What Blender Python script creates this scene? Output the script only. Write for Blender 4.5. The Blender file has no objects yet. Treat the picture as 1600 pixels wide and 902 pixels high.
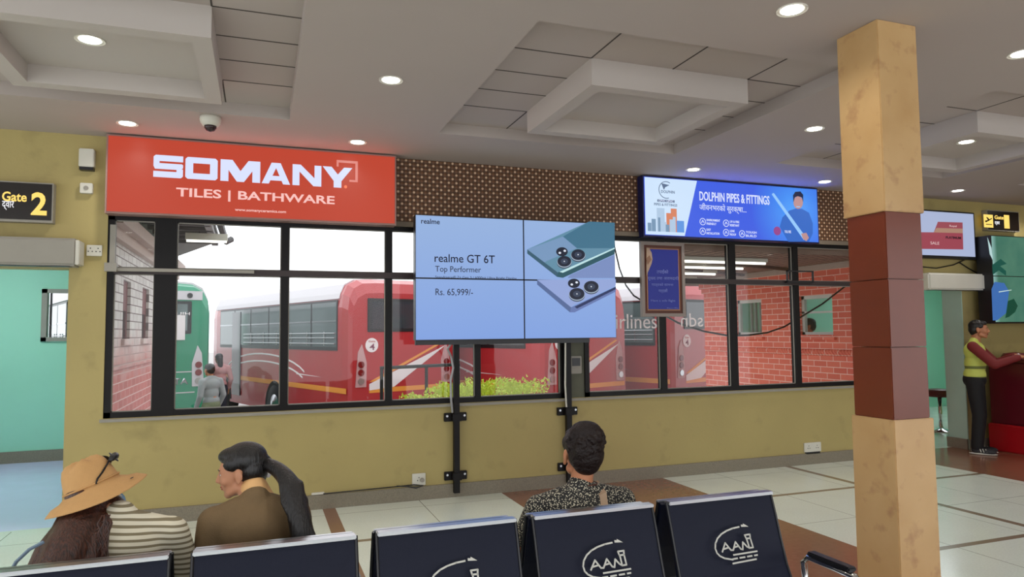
import bpy, bmesh, math, random
from math import sin, cos, pi, radians, sqrt, atan2
from mathutils import Vector, Matrix, Euler
random.seed(4)
SC = bpy.context.scene
COL = SC.collection
# ------------------------------------------------------------------ camera, world, exposure
F_PX, YAW, PITCH, ROLL, D, H, SILL = 1094.19, 0.346076, 0.062298, -0.009631, 6.5371, 3.2070, 0.878
CAM_Z = 1.55
def _axes():
    f = Vector((sin(YAW)*cos(PITCH), cos(YAW)*cos(PITCH), sin(PITCH)))
    r = Vector((cos(YAW), -sin(YAW), 0)); u = r.cross(f)
    return r*cos(ROLL)+u*sin(ROLL), -r*sin(ROLL)+u*cos(ROLL), f
RX, UP, FW = _axes()
cam_d = bpy.data.cameras.new('camera'); cam = bpy.data.objects.new('camera', cam_d); COL.objects.link(cam)
cam_d.sensor_width = 36; cam_d.lens = 36*F_PX/1600; cam_d.clip_start = 0.05; cam_d.clip_end = 400
cam.matrix_world = Matrix(((RX.x, UP.x, -FW.x, 0), (RX.y, UP.y, -FW.y, 0), (RX.z, UP.z, -FW.z, CAM_Z), (0, 0, 0, 1)))
SC.camera = cam
SC.view_settings.view_transform = 'Standard'; SC.view_settings.look = 'None'
SC.view_settings.gamma = 1.0; SC.view_settings.use_curve_mapping = False
SC.view_settings.exposure = 0.0
SKY = 2.15; DOWNLIGHT_W = 17.0
w = bpy.data.worlds.new('overcast'); SC.world = w; w.use_nodes = True
nt = w.node_tree; bg = nt.nodes['Background']
tc = nt.nodes.new('ShaderNodeTexCoord'); nz = nt.nodes.new('ShaderNodeTexNoise'); nz.inputs['Scale'].default_value = 1.6; nz.inputs['Detail'].default_value = 3
cr = nt.nodes.new('ShaderNodeValToRGB'); cr.color_ramp.elements[0].color = (0.82, 0.86, 0.90, 1); cr.color_ramp.elements[1].color = (0.97, 0.98, 1.0, 1)
nt.links.new(tc.outputs['Generated'], nz.inputs['Vector']); nt.links.new(nz.outputs['Fac'], cr.inputs['Fac']); nt.links.new(cr.outputs['Color'], bg.inputs['Color'])
bg.inputs['Strength'].default_value = SKY

def ray(px, py):
    return RX*((px-800)/F_PX) - UP*((py-451)/F_PX) + FW
def at(px, py, Y):                      # point of the plane y = Y seen at a photo pixel
    d = ray(px, py); t = Y/d.y
    return Vector((d.x*t, Y, CAM_Z+d.z*t))
def onz(px, py, z):
    d = ray(px, py); t = (z-CAM_Z)/d.z
    return Vector((d.x*t, d.y*t, z))

# ------------------------------------------------------------------ materials
def srgb(r, g, b):
    f = lambda c: (c/255/12.92) if c/255 <= 0.04045 else ((c/255+0.055)/1.055)**2.4
    return (f(r), f(g), f(b), 1)
def mat(name, col, rough=0.6, metal=0.0, spec=0.5, var=0.0, scale=8.0, bump=0.0, bscale=60.0, coat=0.0):
    m = bpy.data.materials.new(name); m.use_nodes = True; t = m.node_tree
    b = t.nodes['Principled BSDF']
    b.inputs['Roughness'].default_value = rough; b.inputs['Metallic'].default_value = metal
    b.inputs['Specular IOR Level'].default_value = spec; b.inputs['Coat Weight'].default_value = coat
    b.inputs['Base Color'].default_value = col
    tc = t.nodes.new('ShaderNodeTexCoord')
    if var:
        n = t.nodes.new('ShaderNodeTexNoise'); n.inputs['Scale'].default_value = scale; n.inputs['Detail'].default_value = 6
        t.links.new(tc.outputs['Object'], n.inputs['Vector'])
        mx = t.nodes.new('ShaderNodeMix'); mx.data_type = 'RGBA'
        mx.inputs[6].default_value = tuple(c*(1-var) for c in col[:3])+(1,); mx.inputs[7].default_value = tuple(min(1, c*(1+var)) for c in col[:3])+(1,)
        t.links.new(n.outputs['Fac'], mx.inputs[0]); t.links.new(mx.outputs[2], b.inputs['Base Color'])
    if bump:
        n = t.nodes.new('ShaderNodeTexNoise'); n.inputs['Scale'].default_value = bscale; n.inputs['Detail'].default_value = 3
        t.links.new(tc.outputs['Object'], n.inputs['Vector'])
        bp = t.nodes.new('ShaderNodeBump'); bp.inputs['Strength'].default_value = bump; bp.inputs['Distance'].default_value = 0.01
        t.links.new(n.outputs['Fac'], bp.inputs['Height']); t.links.new(bp.outputs['Normal'], b.inputs['Normal'])
    return m
def emit(name, col, s=1.0):
    m = bpy.data.materials.new(name); m.use_nodes = True; t = m.node_tree; b = t.nodes['Principled BSDF']
    b.inputs['Base Color'].default_value = (0.01, 0.01, 0.01, 1); b.inputs['Roughness'].default_value = 0.35
    b.inputs['Specular IOR Level'].default_value = 0.25
    b.inputs['Emission Color'].default_value = col; b.inputs['Emission Strength'].default_value = s
    return m
def M(t, op, a, b=None, c=None):
    n = t.nodes.new('ShaderNodeMath'); n.operation = op
    for i, v in enumerate((a, b, c)):
        if v is None: continue
        if isinstance(v, (int, float)): n.inputs[i].default_value = v
        else: t.links.new(v, n.inputs[i])
    return n.outputs[0]
def mixc(t, f, a, b):
    n = t.nodes.new('ShaderNodeMix'); n.data_type = 'RGBA'
    for i, v in ((0, f), (6, a), (7, b)):
        if isinstance(v, tuple): n.inputs[i].default_value = v
        elif isinstance(v, (int, float)): n.inputs[i].default_value = v
        else: t.links.new(v, n.inputs[i])
    return n.outputs[2]
def noise(t, vec, scale, detail=4):
    n = t.nodes.new('ShaderNodeTexNoise'); n.inputs['Scale'].default_value = scale; n.inputs['Detail'].default_value = detail
    t.links.new(vec, n.inputs['Vector']); return n.outputs['Fac']
def xyz(t):
    tc = t.nodes.new('ShaderNodeTexCoord'); s = t.nodes.new('ShaderNodeSeparateXYZ'); t.links.new(tc.outputs['Object'], s.inputs[0])
    return tc.outputs['Object'], s.outputs[0], s.outputs[1], s.outputs[2]
def step(t, v, lo, hi):                  # smooth 0..1 ramp
    n = t.nodes.new('ShaderNodeMapRange'); t.links.new(v, n.inputs[0])
    n.inputs[1].default_value = lo; n.inputs[2].default_value = hi; return n.outputs[0]
def near(t, v, p, wd):
    return M(t, 'LESS_THAN', M(t, 'ABSOLUTE', M(t, 'SUBTRACT', v, p)), wd/2)
def period(t, v, off, per, wd):
    return M(t, 'LESS_THAN', M(t, 'ABSOLUTE', M(t, 'SUBTRACT', M(t, 'MODULO', M(t, 'ADD', M(t, 'SUBTRACT', v, off), per*40.5), per), per/2)), wd/2)

WALLC = srgb(178, 162, 106)
def wall_mat(name, col):
    m = mat(name, col, 0.55, spec=0.35); t = m.node_tree; b = t.nodes['Principled BSDF']; v, X, Y, Z = xyz(t)
    a = mixc(t, noise(t, v, 1.3, 5), tuple(c*0.86 for c in col[:3])+(1,), tuple(min(1, c*1.1) for c in col[:3])+(1,))
    st = M(t, 'MULTIPLY', step(t, noise(t, v, 4.5, 8), 0.60, 0.78), 0.35)
    a = mixc(t, st, a, tuple(c*0.5 for c in col[:3])+(1,))
    t.links.new(a, b.inputs['Base Color'])
    bp = t.nodes.new('ShaderNodeBump'); bp.inputs['Strength'].default_value = 0.12; bp.inputs['Distance'].default_value = 0.01
    t.links.new(noise(t, v, 30, 3), bp.inputs['Height']); t.links.new(bp.outputs['Normal'], b.inputs['Normal'])
    return m
m_wall = wall_mat('tan_wall_paint', WALLC)
m_mint = mat('mint_paint', srgb(158, 220, 194), 0.5, var=0.05, scale=2)
m_ceil = mat('ceiling_paint', srgb(182, 172, 166), 0.75, spec=0.2, var=0.03, scale=1.5)
m_panel = mat('ceiling_panel', srgb(192, 184, 178), 0.75, spec=0.2, var=0.03, scale=2)
m_joint = mat('dark_joint', srgb(70, 64, 60), 0.9)
m_granite = mat('granite_skirting', srgb(132, 124, 108), 0.45, var=0.45, scale=110)
m_black = mat('black_frame_paint', srgb(15, 12, 13), 0.45, spec=0.25, var=0.2, scale=12)
m_brframe = mat('brown_black_frame', srgb(54, 44, 44), 0.45, spec=0.4, var=0.15, scale=12)
m_concrete = mat('grey_concrete', srgb(96, 98, 84), 0.8, var=0.25, scale=6)
m_metal = mat('brushed_metal', srgb(190, 192, 196), 0.28, metal=1.0)
m_chrome = mat('chrome', srgb(225, 226, 230), 0.1, metal=1.0)
m_white = mat('white_plastic', srgb(214, 212, 200), 0.45, var=0.05)
m_greyp = mat('grey_plastic', srgb(150, 146, 136), 0.5, var=0.08)
m_dark = mat('dark_plastic', srgb(22, 22, 26), 0.35)
m_glass = bpy.data.materials.new('window_glass'); m_glass.use_nodes = True
def glass_nodes(m, tint, gl=0.09):
    t = m.node_tree; t.nodes.clear(); o = t.nodes.new('ShaderNodeOutputMaterial')
    tr = t.nodes.new('ShaderNodeBsdfTransparent'); tr.inputs[0].default_value = tint
    g = t.nodes.new('ShaderNodeBsdfGlossy'); g.inputs['Roughness'].default_value = 0.02
    f = t.nodes.new('ShaderNodeLayerWeight'); f.inputs[0].default_value = 0.5
    k = M(t, 'ADD', M(t, 'MULTIPLY', M(t, 'POWER', f.outputs['Facing'], 5.0), 0.8), gl)
    mx = t.nodes.new('ShaderNodeMixShader'); t.links.new(k, mx.inputs[0]); t.links.new(tr.outputs[0], mx.inputs[1]); t.links.new(g.outputs[0], mx.inputs[2]); t.links.new(mx.outputs[0], o.inputs[0])
glass_nodes(m_glass, (0.95, 0.96, 0.96, 1), 0.022)

# floor: terrazzo slabs, brown tile bands and strips
m_floor = mat('terrazzo_floor', srgb(190, 194, 184), 0.16, spec=0.6)
t = m_floor.node_tree; b = t.nodes['Principled BSDF']; v, X, Y, Z = xyz(t)
ter = mixc(t, noise(t, v, 70, 6), srgb(214, 224, 212), srgb(246, 252, 242))
ter = mixc(t, M(t, 'MULTIPLY', noise(t, v, 2.2, 6), 0.22), ter, srgb(160, 164, 150))
ter = mixc(t, M(t, 'MULTIPLY', M(t, 'GREATER_THAN', Y, 6.74), M(t, 'LESS_THAN', X, 0)), ter, srgb(214, 216, 250))
red = mixc(t, noise(t, v, 25, 6), srgb(128, 86, 66), srgb(150, 106, 84))
isred = M(t, 'MAXIMUM', M(t, 'MULTIPLY', M(t, 'GREATER_THAN', X, 2.22), M(t, 'LESS_THAN', X, 4.02)), M(t, 'GREATER_THAN', X, 7.25))
isred = M(t, 'MULTIPLY', isred, M(t, 'LESS_THAN', Y, 6.75))
inhall = M(t, 'LESS_THAN', Y, 6.7)
c = mixc(t, M(t, 'MULTIPLY', inhall, period(t, X, 0.6, 0.8125, 0.006)), ter, srgb(120, 118, 108))
c = mixc(t, M(t, 'MULTIPLY', inhall, period(t, Y, 5.43, 0.855, 0.006)), c, srgb(120, 118, 108))
sx = M(t, 'MAXIMUM', M(t, 'MAXIMUM', near(t, X, 5.65, 0.075), near(t, X, -1.08, 0.075)), near(t, X, 9.3, 0.075))
sy = M(t, 'MAXIMUM', period(t, Y, 5.43, 1.71, 0.06), sx)
sy = M(t, 'MULTIPLY', inhall, sy)
c = mixc(t, sy, c, srgb(138, 122, 104))
c = mixc(t, M(t, 'MULTIPLY', inhall, near(t, X, 0.6, 0.11)), c, srgb(140, 104, 84))
c = mixc(t, isred, c, red)
t.links.new(c, b.inputs['Base Color'])
t.links.new(M(t, 'ADD', M(t, 'MULTIPLY', noise(t, v, 5, 5), 0.14), 0.12), b.inputs['Roughness'])
# marble and brown column tile
m_marble = mat('tan_marble', srgb(206, 176, 130), 0.28, spec=0.5)
t = m_marble.node_tree; b = t.nodes['Principled BSDF']; v, X, Y, Z = xyz(t)
c = mixc(t, noise(t, v, 3.2, 8), srgb(180, 140, 88), srgb(214, 180, 130))
c = mixc(t, M(t, 'MULTIPLY', step(t, noise(t, v, 9, 9), 0.56, 0.72), 0.55), c, srgb(150, 104, 72))
t.links.new(c, b.inputs['Base Color'])
m_brown = mat('red_brown_tile', srgb(112, 50, 28), 0.25, spec=0.5, var=0.14, scale=5)
# lattice band
m_lat = mat('woven_lattice', srgb(104, 74, 48), 0.55)
t = m_lat.node_tree; b = t.nodes['Principled BSDF']; v, X, Y, Z = xyz(t)
k = 2*pi/0.076
wv = M(t, 'MULTIPLY', M(t, 'COSINE', M(t, 'MULTIPLY', M(t, 'ADD', X, Z), k/1.0)), M(t, 'COSINE', M(t, 'MULTIPLY', M(t, 'SUBTRACT', X, Z), k/1.0)))
k2 = pi/0.076; dots = M(t, 'GREATER_THAN', M(t, 'ABSOLUTE', M(t, 'MULTIPLY', M(t, 'COSINE', M(t, 'MULTIPLY', M(t, 'ADD', X, Z), k2)), M(t, 'COSINE', M(t, 'MULTIPLY', M(t, 'SUBTRACT', X, Z), k2)))), 0.80)
weave = step(t, wv, -0.9, 0.9)
c = mixc(t, weave, srgb(74, 46, 28), srgb(118, 80, 50)); c = mixc(t, dots, c, srgb(214, 184, 152))
t.links.new(c, b.inputs['Base Color'])
bp = t.nodes.new('ShaderNodeBump'); bp.inputs['Strength'].default_value = 0.6; bp.inputs['Distance'].default_value = 0.01
t.links.new(weave, bp.inputs['Height']); t.links.new(bp.outputs['Normal'], b.inputs['Normal'])
# brick
def brick_mat(name, c1, c2, mortar, plane):
    m = mat(name, c1, 0.75); t = m.node_tree; b = t.nodes['Principled BSDF']; v, X, Y, Z = xyz(t)
    cb = t.nodes.new('ShaderNodeCombineXYZ'); t.links.new(Y if plane == 'YZ' else X, cb.inputs[0]); t.links.new(Z, cb.inputs[1])
    n = t.nodes.new('ShaderNodeTexBrick'); t.links.new(cb.outputs[0], n.inputs['Vector'])
    n.inputs['Color1'].default_value = c1; n.inputs['Color2'].default_value = c2; n.inputs['Mortar'].default_value = mortar
    n.inputs['Scale'].default_value = 1.0; n.inputs['Mortar Size'].default_value = 0.006; n.inputs['Brick Width'].default_value = 0.24; n.inputs['Row Height'].default_value = 0.085
    t.links.new(n.outputs['Color'], b.inputs['Base Color']); return m, n
m_brick, _ = brick_mat('red_brick', srgb(240, 126, 104), srgb(226, 108, 90), srgb(250, 200, 186), 'YZ')
m_brickL, nb = brick_mat('brick_with_painted_glare', srgb(196, 110, 100), srgb(180, 98, 88), srgb(214, 178, 170), 'YZ')
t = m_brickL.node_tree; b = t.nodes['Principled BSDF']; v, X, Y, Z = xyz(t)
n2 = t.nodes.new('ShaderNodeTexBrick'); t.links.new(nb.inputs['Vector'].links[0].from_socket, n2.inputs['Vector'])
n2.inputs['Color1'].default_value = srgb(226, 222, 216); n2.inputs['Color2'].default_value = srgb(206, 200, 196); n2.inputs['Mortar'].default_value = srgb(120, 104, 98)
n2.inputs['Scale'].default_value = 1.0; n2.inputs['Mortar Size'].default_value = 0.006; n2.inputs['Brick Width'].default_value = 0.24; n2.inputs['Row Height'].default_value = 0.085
t.links.new(mixc(t, step(t, M(t, 'ADD', Z, M(t, 'MULTIPLY', noise(t, v, 3), 0.5)), 1.35, 1.9), nb.outputs['Color'], n2.outputs['Color']), b.inputs['Base Color'])  # whitish upper bricks: window glare painted into the colour

# ------------------------------------------------------------------ mesh helpers
class MB:
    def __init__(s): s.b = bmesh.new()
    def box(s, x0, x1, y0, y1, z0, z1):
        x0, x1 = min(x0, x1), max(x0, x1); y0, y1 = min(y0, y1), max(y0, y1); z0, z1 = min(z0, z1), max(z0, z1)
        v = [s.b.verts.new(p) for p in ((x0, y0, z0), (x1, y0, z0), (x1, y1, z0), (x0, y1, z0), (x0, y0, z1), (x1, y0, z1), (x1, y1, z1), (x0, y1, z1))]
        for f in ((0, 3, 2, 1), (4, 5, 6, 7), (0, 1, 5, 4), (1, 2, 6, 5), (2, 3, 7, 6), (3, 0, 4, 7)): s.b.faces.new([v[i] for i in f])
        return s
    def prism(s, pts, axis, a, c):       # polygon pts (2d) extruded along axis from a to c; 2d axes in order without `axis`
        def P(p, w_):
            l = list(p); l.insert('xyz'.index(axis), w_); return l
        A = [s.b.verts.new(P(p, a)) for p in pts]; B = [s.b.verts.new(P(p, c)) for p in pts]; n = len(pts)
        s.b.faces.new(A); s.b.faces.new(B[::-1])
        for i in range(n): s.b.faces.new((A[i], B[i], B[(i+1) % n], A[(i+1) % n]))
        return s
    def tube(s, pts, r, n=8, cap=True):
        pts = [Vector(p) for p in pts]; rs = r if isinstance(r, (list, tuple)) else [r]*len(pts); rings = []; prev = None
        for i, p in enumerate(pts):
            d = (pts[min(i+1, len(pts)-1)]-pts[max(i-1, 0)]).normalized()
            if prev is None:
                a = d.orthogonal().normalized()
            else:
                a = (prev-d*prev.dot(d)).normalized()
            prev = a; bb = d.cross(a)
            rings.append([s.b.verts.new(p+(a*cos(2*pi*k/n)+bb*sin(2*pi*k/n))*rs[i]) for k in range(n)])
        for A, B in zip(rings, rings[1:]):
            for k in range(n): s.b.faces.new((A[k], A[(k+1) % n], B[(k+1) % n], B[k]))
        if cap: s.b.faces.new(rings[0][::-1]); s.b.faces.new(rings[-1])
        return s
    def lathe(s, prof, c=(0, 0, 0), n=24, Mx=None):
        rings = []
        for r, z in prof:
            rr = max(r, 1e-4)
            rings.append([s.b.verts.new((Mx @ Vector((rr*cos(2*pi*k/n), rr*sin(2*pi*k/n), z)) if Mx else Vector((c[0]+rr*cos(2*pi*k/n), c[1]+rr*sin(2*pi*k/n), c[2]+z)))) for k in range(n)])
        for A, B in zip(rings, rings[1:]):
            for k in range(n): s.b.faces.new((A[k], A[(k+1) % n], B[(k+1) % n], B[k]))
        s.b.faces.new(rings[0][::-1]); s.b.faces.new(rings[-1]); return s
    def disc(s, c, r, axis='y', th=0.002, n=24, ry=None):
        ry = ry or r; pts = [(r*cos(2*pi*k/n), ry*sin(2*pi*k/n)) for k in range(n)]
        i = 'xyz'.index(axis); o = [c[j] for j in range(3) if j != i]
        return s.prism([(o[0]+p[0], o[1]+p[1]) for p in pts], axis, c[i]-th/2, c[i]+th/2)
    def stroke(s, pts, wd, y0, y1):      # flat ribbon in XZ along a polyline
        for (x0, z0), (x1, z1) in zip(pts, pts[1:]):
            d = Vector((x1-x0, z1-z0)); L = d.length
            if L < 1e-6: continue
            d /= L; n = Vector((-d.y, d.x))*wd/2; e = d*wd*0.3
            q = [(x0-e.x+n.x, z0-e.y+n.y), (x0-e.x-n.x, z0-e.y-n.y), (x1+e.x-n.x, z1+e.y-n.y), (x1+e.x+n.x, z1+e.y+n.y)]
            s.prism(q, 'y', y0, y1)
        return s
    def quad(s, *p): s.b.faces.new([s.b.verts.new(q) for q in p]); return s
    def ell(s, c, r, R=None, sub=3):
        vs = bmesh.ops.create_icosphere(s.b, subdivisions=sub, radius=1.0)['verts']
        for v_ in vs:
            q = Vector((v_.co.x*r[0], v_.co.y*r[1], v_.co.z*r[2]))
            if R: q = R @ q
            v_.co = q+Vector(c)
        return s
    def cap(s, p0, r0, p1, r1, n=14):
        p0, p1 = Vector(p0), Vector(p1); d = (p1-p0).normalized(); L = (p1-p0).length; pr = []
        for i in range(5): a = pi/2*i/5; pr.append((-r0*cos(a), r0*sin(a)+1e-4))
        pr.append((0, r0)); pr.append((L, r1))
        for i in range(1, 6): a = pi/2*i/5; pr.append((L+r1*sin(a), r1*cos(a)+1e-4))
        a = d.orthogonal().normalized(); bb = d.cross(a); rings = []
        for t_, r in pr: rings.append([s.b.verts.new(p0+d*t_+(a*cos(2*pi*k/n)+bb*sin(2*pi*k/n))*r) for k in range(n)])
        for A, B in zip(rings, rings[1:]):
            for k in range(n): s.b.faces.new((A[k], A[(k+1) % n], B[(k+1) % n], B[k]))
        s.b.faces.new(rings[0][::-1]); s.b.faces.new(rings[-1]); return s
    def chain(s, pts, rs):
        for i in range(len(pts)-1): s.cap(pts[i], rs[i], pts[i+1], rs[i+1])
        return s
    def bevel(s, w_, seg=2):
        bmesh.ops.bevel(s.b, geom=[e for e in s.b.edges], offset=w_, segments=seg, affect='EDGES', clamp_overlap=True); return s
    def xf(s, Mx): s.b.transform(Mx); return s
    def build(s, name, m, parent=None, smooth=False, kind=None, world=True):
        bmesh.ops.recalc_face_normals(s.b, faces=s.b.faces)
        if parent is not None and world: s.b.transform(WM(parent).inverted())
        me = bpy.data.meshes.new(name); s.b.to_mesh(me); s.b.free()
        me.materials.append(m)
        if smooth: me.shade_smooth()
        o = bpy.data.objects.new(name, me); COL.objects.link(o)
        if parent is not None: o.parent = parent
        if kind: o['kind'] = kind
        return o
def WM(o):
    Mx = Matrix.LocRotScale(o.location, o.rotation_euler, o.scale)
    return WM(o.parent) @ Mx if o.parent else Mx
def tag(o, label=None, cat=None, group=None):
    if label: o['label'] = label
    if cat: o['category'] = cat
    if group: o['group'] = group
    return o
def thing(name, loc, label, cat, group=None, rz=0):
    o = bpy.data.objects.new(name, None); COL.objects.link(o); o.location = loc; o.rotation_euler = (0, 0, rz); o.empty_display_size = 0.1
    return tag(o, label, cat, group)
def struct(name, mb, m, parent=None, smooth=False): return mb.build(name, m, parent, smooth, 'structure')
def copy_tree(o, parent=None):
    c_ = o.copy(); COL.objects.link(c_); c_.parent = parent
    for ch in list(o.children): copy_tree(ch, c_)
    return c_
def organic(name, mb, m, parent, voxel=0.008, smooth=6, world=True):
    """merge overlapping shapes into one continuous skin"""
    o = mb.build(name, m, parent, True, None, world)
    r = o.modifiers.new('r', 'REMESH'); r.mode = 'VOXEL'; r.voxel_size = voxel
    if smooth:
        s_ = o.modifiers.new('s', 'SMOOTH'); s_.iterations = smooth; s_.factor = 0.5
    bpy.context.view_layer.update()
    dg = bpy.context.evaluated_depsgraph_get(); me = bpy.data.meshes.new_from_object(o.evaluated_get(dg))
    o.modifiers.clear(); o.data = me; me.shade_smooth()
    if not me.materials: me.materials.append(m)
    return o
def text_mesh(body, bold=0.0, res=3):
    cu = bpy.data.curves.new('t', 'FONT'); cu.body = body; cu.offset = bold; cu.resolution_u = res; cu.extrude = 0.0
    o = bpy.data.objects.new('t', cu); COL.objects.link(o); bpy.context.view_layer.update()
    dg = bpy.context.evaluated_depsgraph_get(); me = bpy.data.meshes.new_from_object(o.evaluated_get(dg))
    bpy.data.objects.remove(o); bpy.data.curves.remove(cu); return me
def text_bm(body, x0, x1, z0, z1, y, bold=0.0, mirror=False, th=0.002):
    me = text_mesh(body, bold); b_ = bmesh.new(); b_.from_mesh(me); bpy.data.meshes.remove(me)
    xs = [v_.co.x for v_ in b_.verts]; ys = [v_.co.y for v_ in b_.verts]
    ax, bx, ay, by = min(xs), max(xs), min(ys), max(ys)
    for v_ in b_.verts:
        u = (v_.co.x-ax)/(bx-ax)
        if mirror: u = 1-u
        v_.co = Vector((x0+u*(x1-x0), y, z0+(v_.co.y-ay)/(by-ay)*(z1-z0)))
    r = bmesh.ops.extrude_face_region(b_, geom=b_.faces[:])
    for e in r['geom']:
        if isinstance(e, bmesh.types.BMVert): e.co.y -= th
    k_ = MB(); k_.b.free(); k_.b = b_; return k_
def text_px(body, l, r, tp, bt, Y, m, parent, name='lettering', bold=0.0, mirror=False):
    """lettering on the plane y=Y whose left/right ends and top/bottom are seen at these photo pixels (top/bottom at its left end)"""
    a = at(l, bt, Y); b_ = at(l, tp, Y); c_ = at(r, (tp+bt)/2, Y)
    return text_bm(body, a.x, c_.x, a.z, b_.z, Y, bold, mirror).build(name, m, parent)
def poly_px(pts, Y, th=0.002):
    return MB().prism([(p.x, p.z) for p in (at(q[0], q[1], Y) for q in pts)], 'y', Y-th, Y)
# ================================================================== STRUCTURE
W0, W1 = D, D+0.2
WX0, WX1 = -1.19, 7.05           # window zone
WT = 2.56                        # window head
fl = MB().box(-7, 15, -3.2, 10.5, -0.15, 0); struct('floor', fl, m_floor)
wm = MB()
wm.box(-1.46, WX0, W0, W1, 0, H)
wm.box(WX0, WX1, W0, W1, 0, SILL)
wm.box(WX0, WX1, W0, W1, WT, H)
wm.box(WX1, 7.55, W0, W1, 0, H)
wm.box(7.55, 8.54, W0, W1, 2.06, H)
wm.box(8.54, 13, W0, W1, 0, H)
wm.box(-3.3, -1.46, W0, W1, 2.1, H)
wm.box(-7, -3.3, W0, W1, 0, H)
struct('wall_front', wm, m_wall)
# pillar between the two windows
struct('wall_pillar', MB().box(2.93, 3.15, W0+0.03, W1, SILL, WT), m_concrete)
# skirting
sk = MB().box(-1.46, 7.55, W0-0.022, W0, 0, 0.125).box(8.54, 13, W0-0.022, W0, 0, 0.125).box(8.505, 8.53, W0, 6.82, 0, 0.13).box(-7, -3.3, W0-0.022, W0, 0, 0.125)
struct('baseboard_front', sk, m_granite)
struct('trim_1', MB().box(WX0-0.02, WX1+0.02, W0-0.03, W0+0.02, SILL-0.028, SILL-0.004), m_greyp)     # pale sill edge
# ceiling slab with sunken trays
TR = [(-5.52, -3.25), (-2.07, 0.20), (1.38, 3.65), (4.83, 7.10), (8.28, 10.55)]
TY0, TY1, HU = 3.37, 5.59, 3.30
cm = MB(); x = -7.0
for a, b_ in TR:
    cm.box(x, a, TY0, TY1, H, HU+0.15); cm.box(a, b_, TY0, TY1, HU, HU+0.15); x = b_
cm.box(x, 13, TY0, TY1, H, HU+0.15)
cm.box(-7, 13, -3.2, TY0, H, HU+0.15); cm.box(-7, 13, TY1, W1, H, HU+0.15)
struct('ceiling', cm, m_ceil)
for i, (a, b_) in enumerate(TR):
    # gypsum boards of the sunken part, dark joints between them
    bx0, bx1, by0, by1 = a+0.60, b_-0.46, 3.95, 5.10
    jm = MB(); e = 0.005; z0, z1 = HU-0.002, HU+0.001
    for y_ in (3.95, 4.33, 4.71, 5.10):
        jm.box(a, bx0, y_-e, y_+e, z0, z1); jm.box(bx1, b_, y_-e, y_+e, z0, z1)
    for x_ in (bx0, bx0+0.605, bx1):
        jm.box(x_-e, x_+e, TY0, by0, z0, z1); jm.box(x_-e, x_+e, by1, TY1, z0, z1)
    struct('trim_%d' % (i+2), jm, m_joint)
    # lowered rectangular box ring inside the tray
    zb = 3.125; w_ = 0.10
    rm = MB()
    rm.box(bx0, bx1, by0, by0+w_, zb, HU).box(bx0, bx1, by1-w_, by1, zb, HU).box(bx0, bx0+w_, by0+w_, by1-w_, zb, HU).box(bx1-w_, bx1, by0+w_, by1-w_, zb, HU)
    rm.box(bx0+w_, bx1-w_, by0+w_, by1-w_, HU-0.06, HU)
    struct('ceiling_%d' % (i+1), rm, m_panel)
# column
cx0, cx1, cy0, cy1 = 3.09, 3.37, 2.77, 3.05
def colbox(e, z0, z1, bv=0.004): return MB().box(cx0-e, cx1+e, cy0-e, cy1+e, z0, z1).bevel(bv, 2)
struct('column_1', colbox(0.0, 0, 1.075).box(cx0-0.002, cx1+0.002, cy0-0.002, cy1+0.002, 0, 0.001), m_marble)
struct('column_2', colbox(-0.012, 1.075, 1.45), m_brown)
struct('column_3', colbox(-0.012, 1.453, 1.81), m_brown)
struct('column_4', colbox(-0.012, 1.813, 2.17), m_brown)
struct('column_5', colbox(0.0, 2.17, H), m_marble)
# gate passages: left wing and right wing
struct('wall_gate_2_back', MB().box(-7, -2.54, 10.3, 10.45, 0, 2.9).box(-2.54, -1.9, 10.3, 10.45, 0, 1.53).box(-2.54, -1.9, 10.3, 10.45, 2.12, 2.9).box(-1.9, -1.4, 10.3, 10.45, 0, 2.9), m_mint)
struct('wall_gate_2_side', MB().box(-7.1, -7, W1, 10.45, 0, 2.9), m_mint)
struct('wall_gate_2_inner', MB().box(-1.46, -1.40, W1, 10.3, 0, 2.9), m_mint)
struct('ceiling_gate_2', MB().box(-7, -1.4, W1, 10.45, 2.9, 3.0), m_ceil)
struct('baseboard_gate_2', MB().box(-7, -1.46, 10.275, 10.3, 0, 0.14), m_granite)
wf = MB(); 
for q in ((-2.58, -1.86, 2.10, 2.15), (-2.58, -1.86, 1.49, 1.54), (-2.58, -2.52, 1.49, 2.15), (-1.92, -1.86, 1.49, 2.15)): wf.box(q[0], q[1], 10.27, 10.33, q[2], q[3])
w3 = struct('window_3', wf, m_greyp)
struct('pane', MB().box(-2.54, -1.9, 10.36, 10.365, 1.53, 2.12), m_glass, w3)
struct('muntin', MB().box(-2.50, -2.485, 10.33, 10.37, 1.53, 2.12), m_dark, w3)
m_pale = mat('pale_mint_paint', srgb(176, 206, 190), 0.5, var=0.05)
struct('wall_gate_1_jamb', MB().box(8.525, 8.54, W0+0.001, 6.81, 0, 2.06).box(8.54, 8.66, W1, 6.81, 0, 2.9), m_pale)
struct('wall_gate_1_back', MB().box(7.6, 13, 10.3, 10.45, 0, 2.9), m_mint)
struct('wall_gate_1_inner', MB().box(12.9, 13, W1, 10.3, 0, 2.9), m_mint)
struct('wall_right', MB().box(13, 13.2, -3.2, W1, 0, H), m_wall)
struct('ceiling_gate_1', MB().box(7.5, 13, W1, 10.45, 2.9, 3.0), m_ceil)

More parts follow.
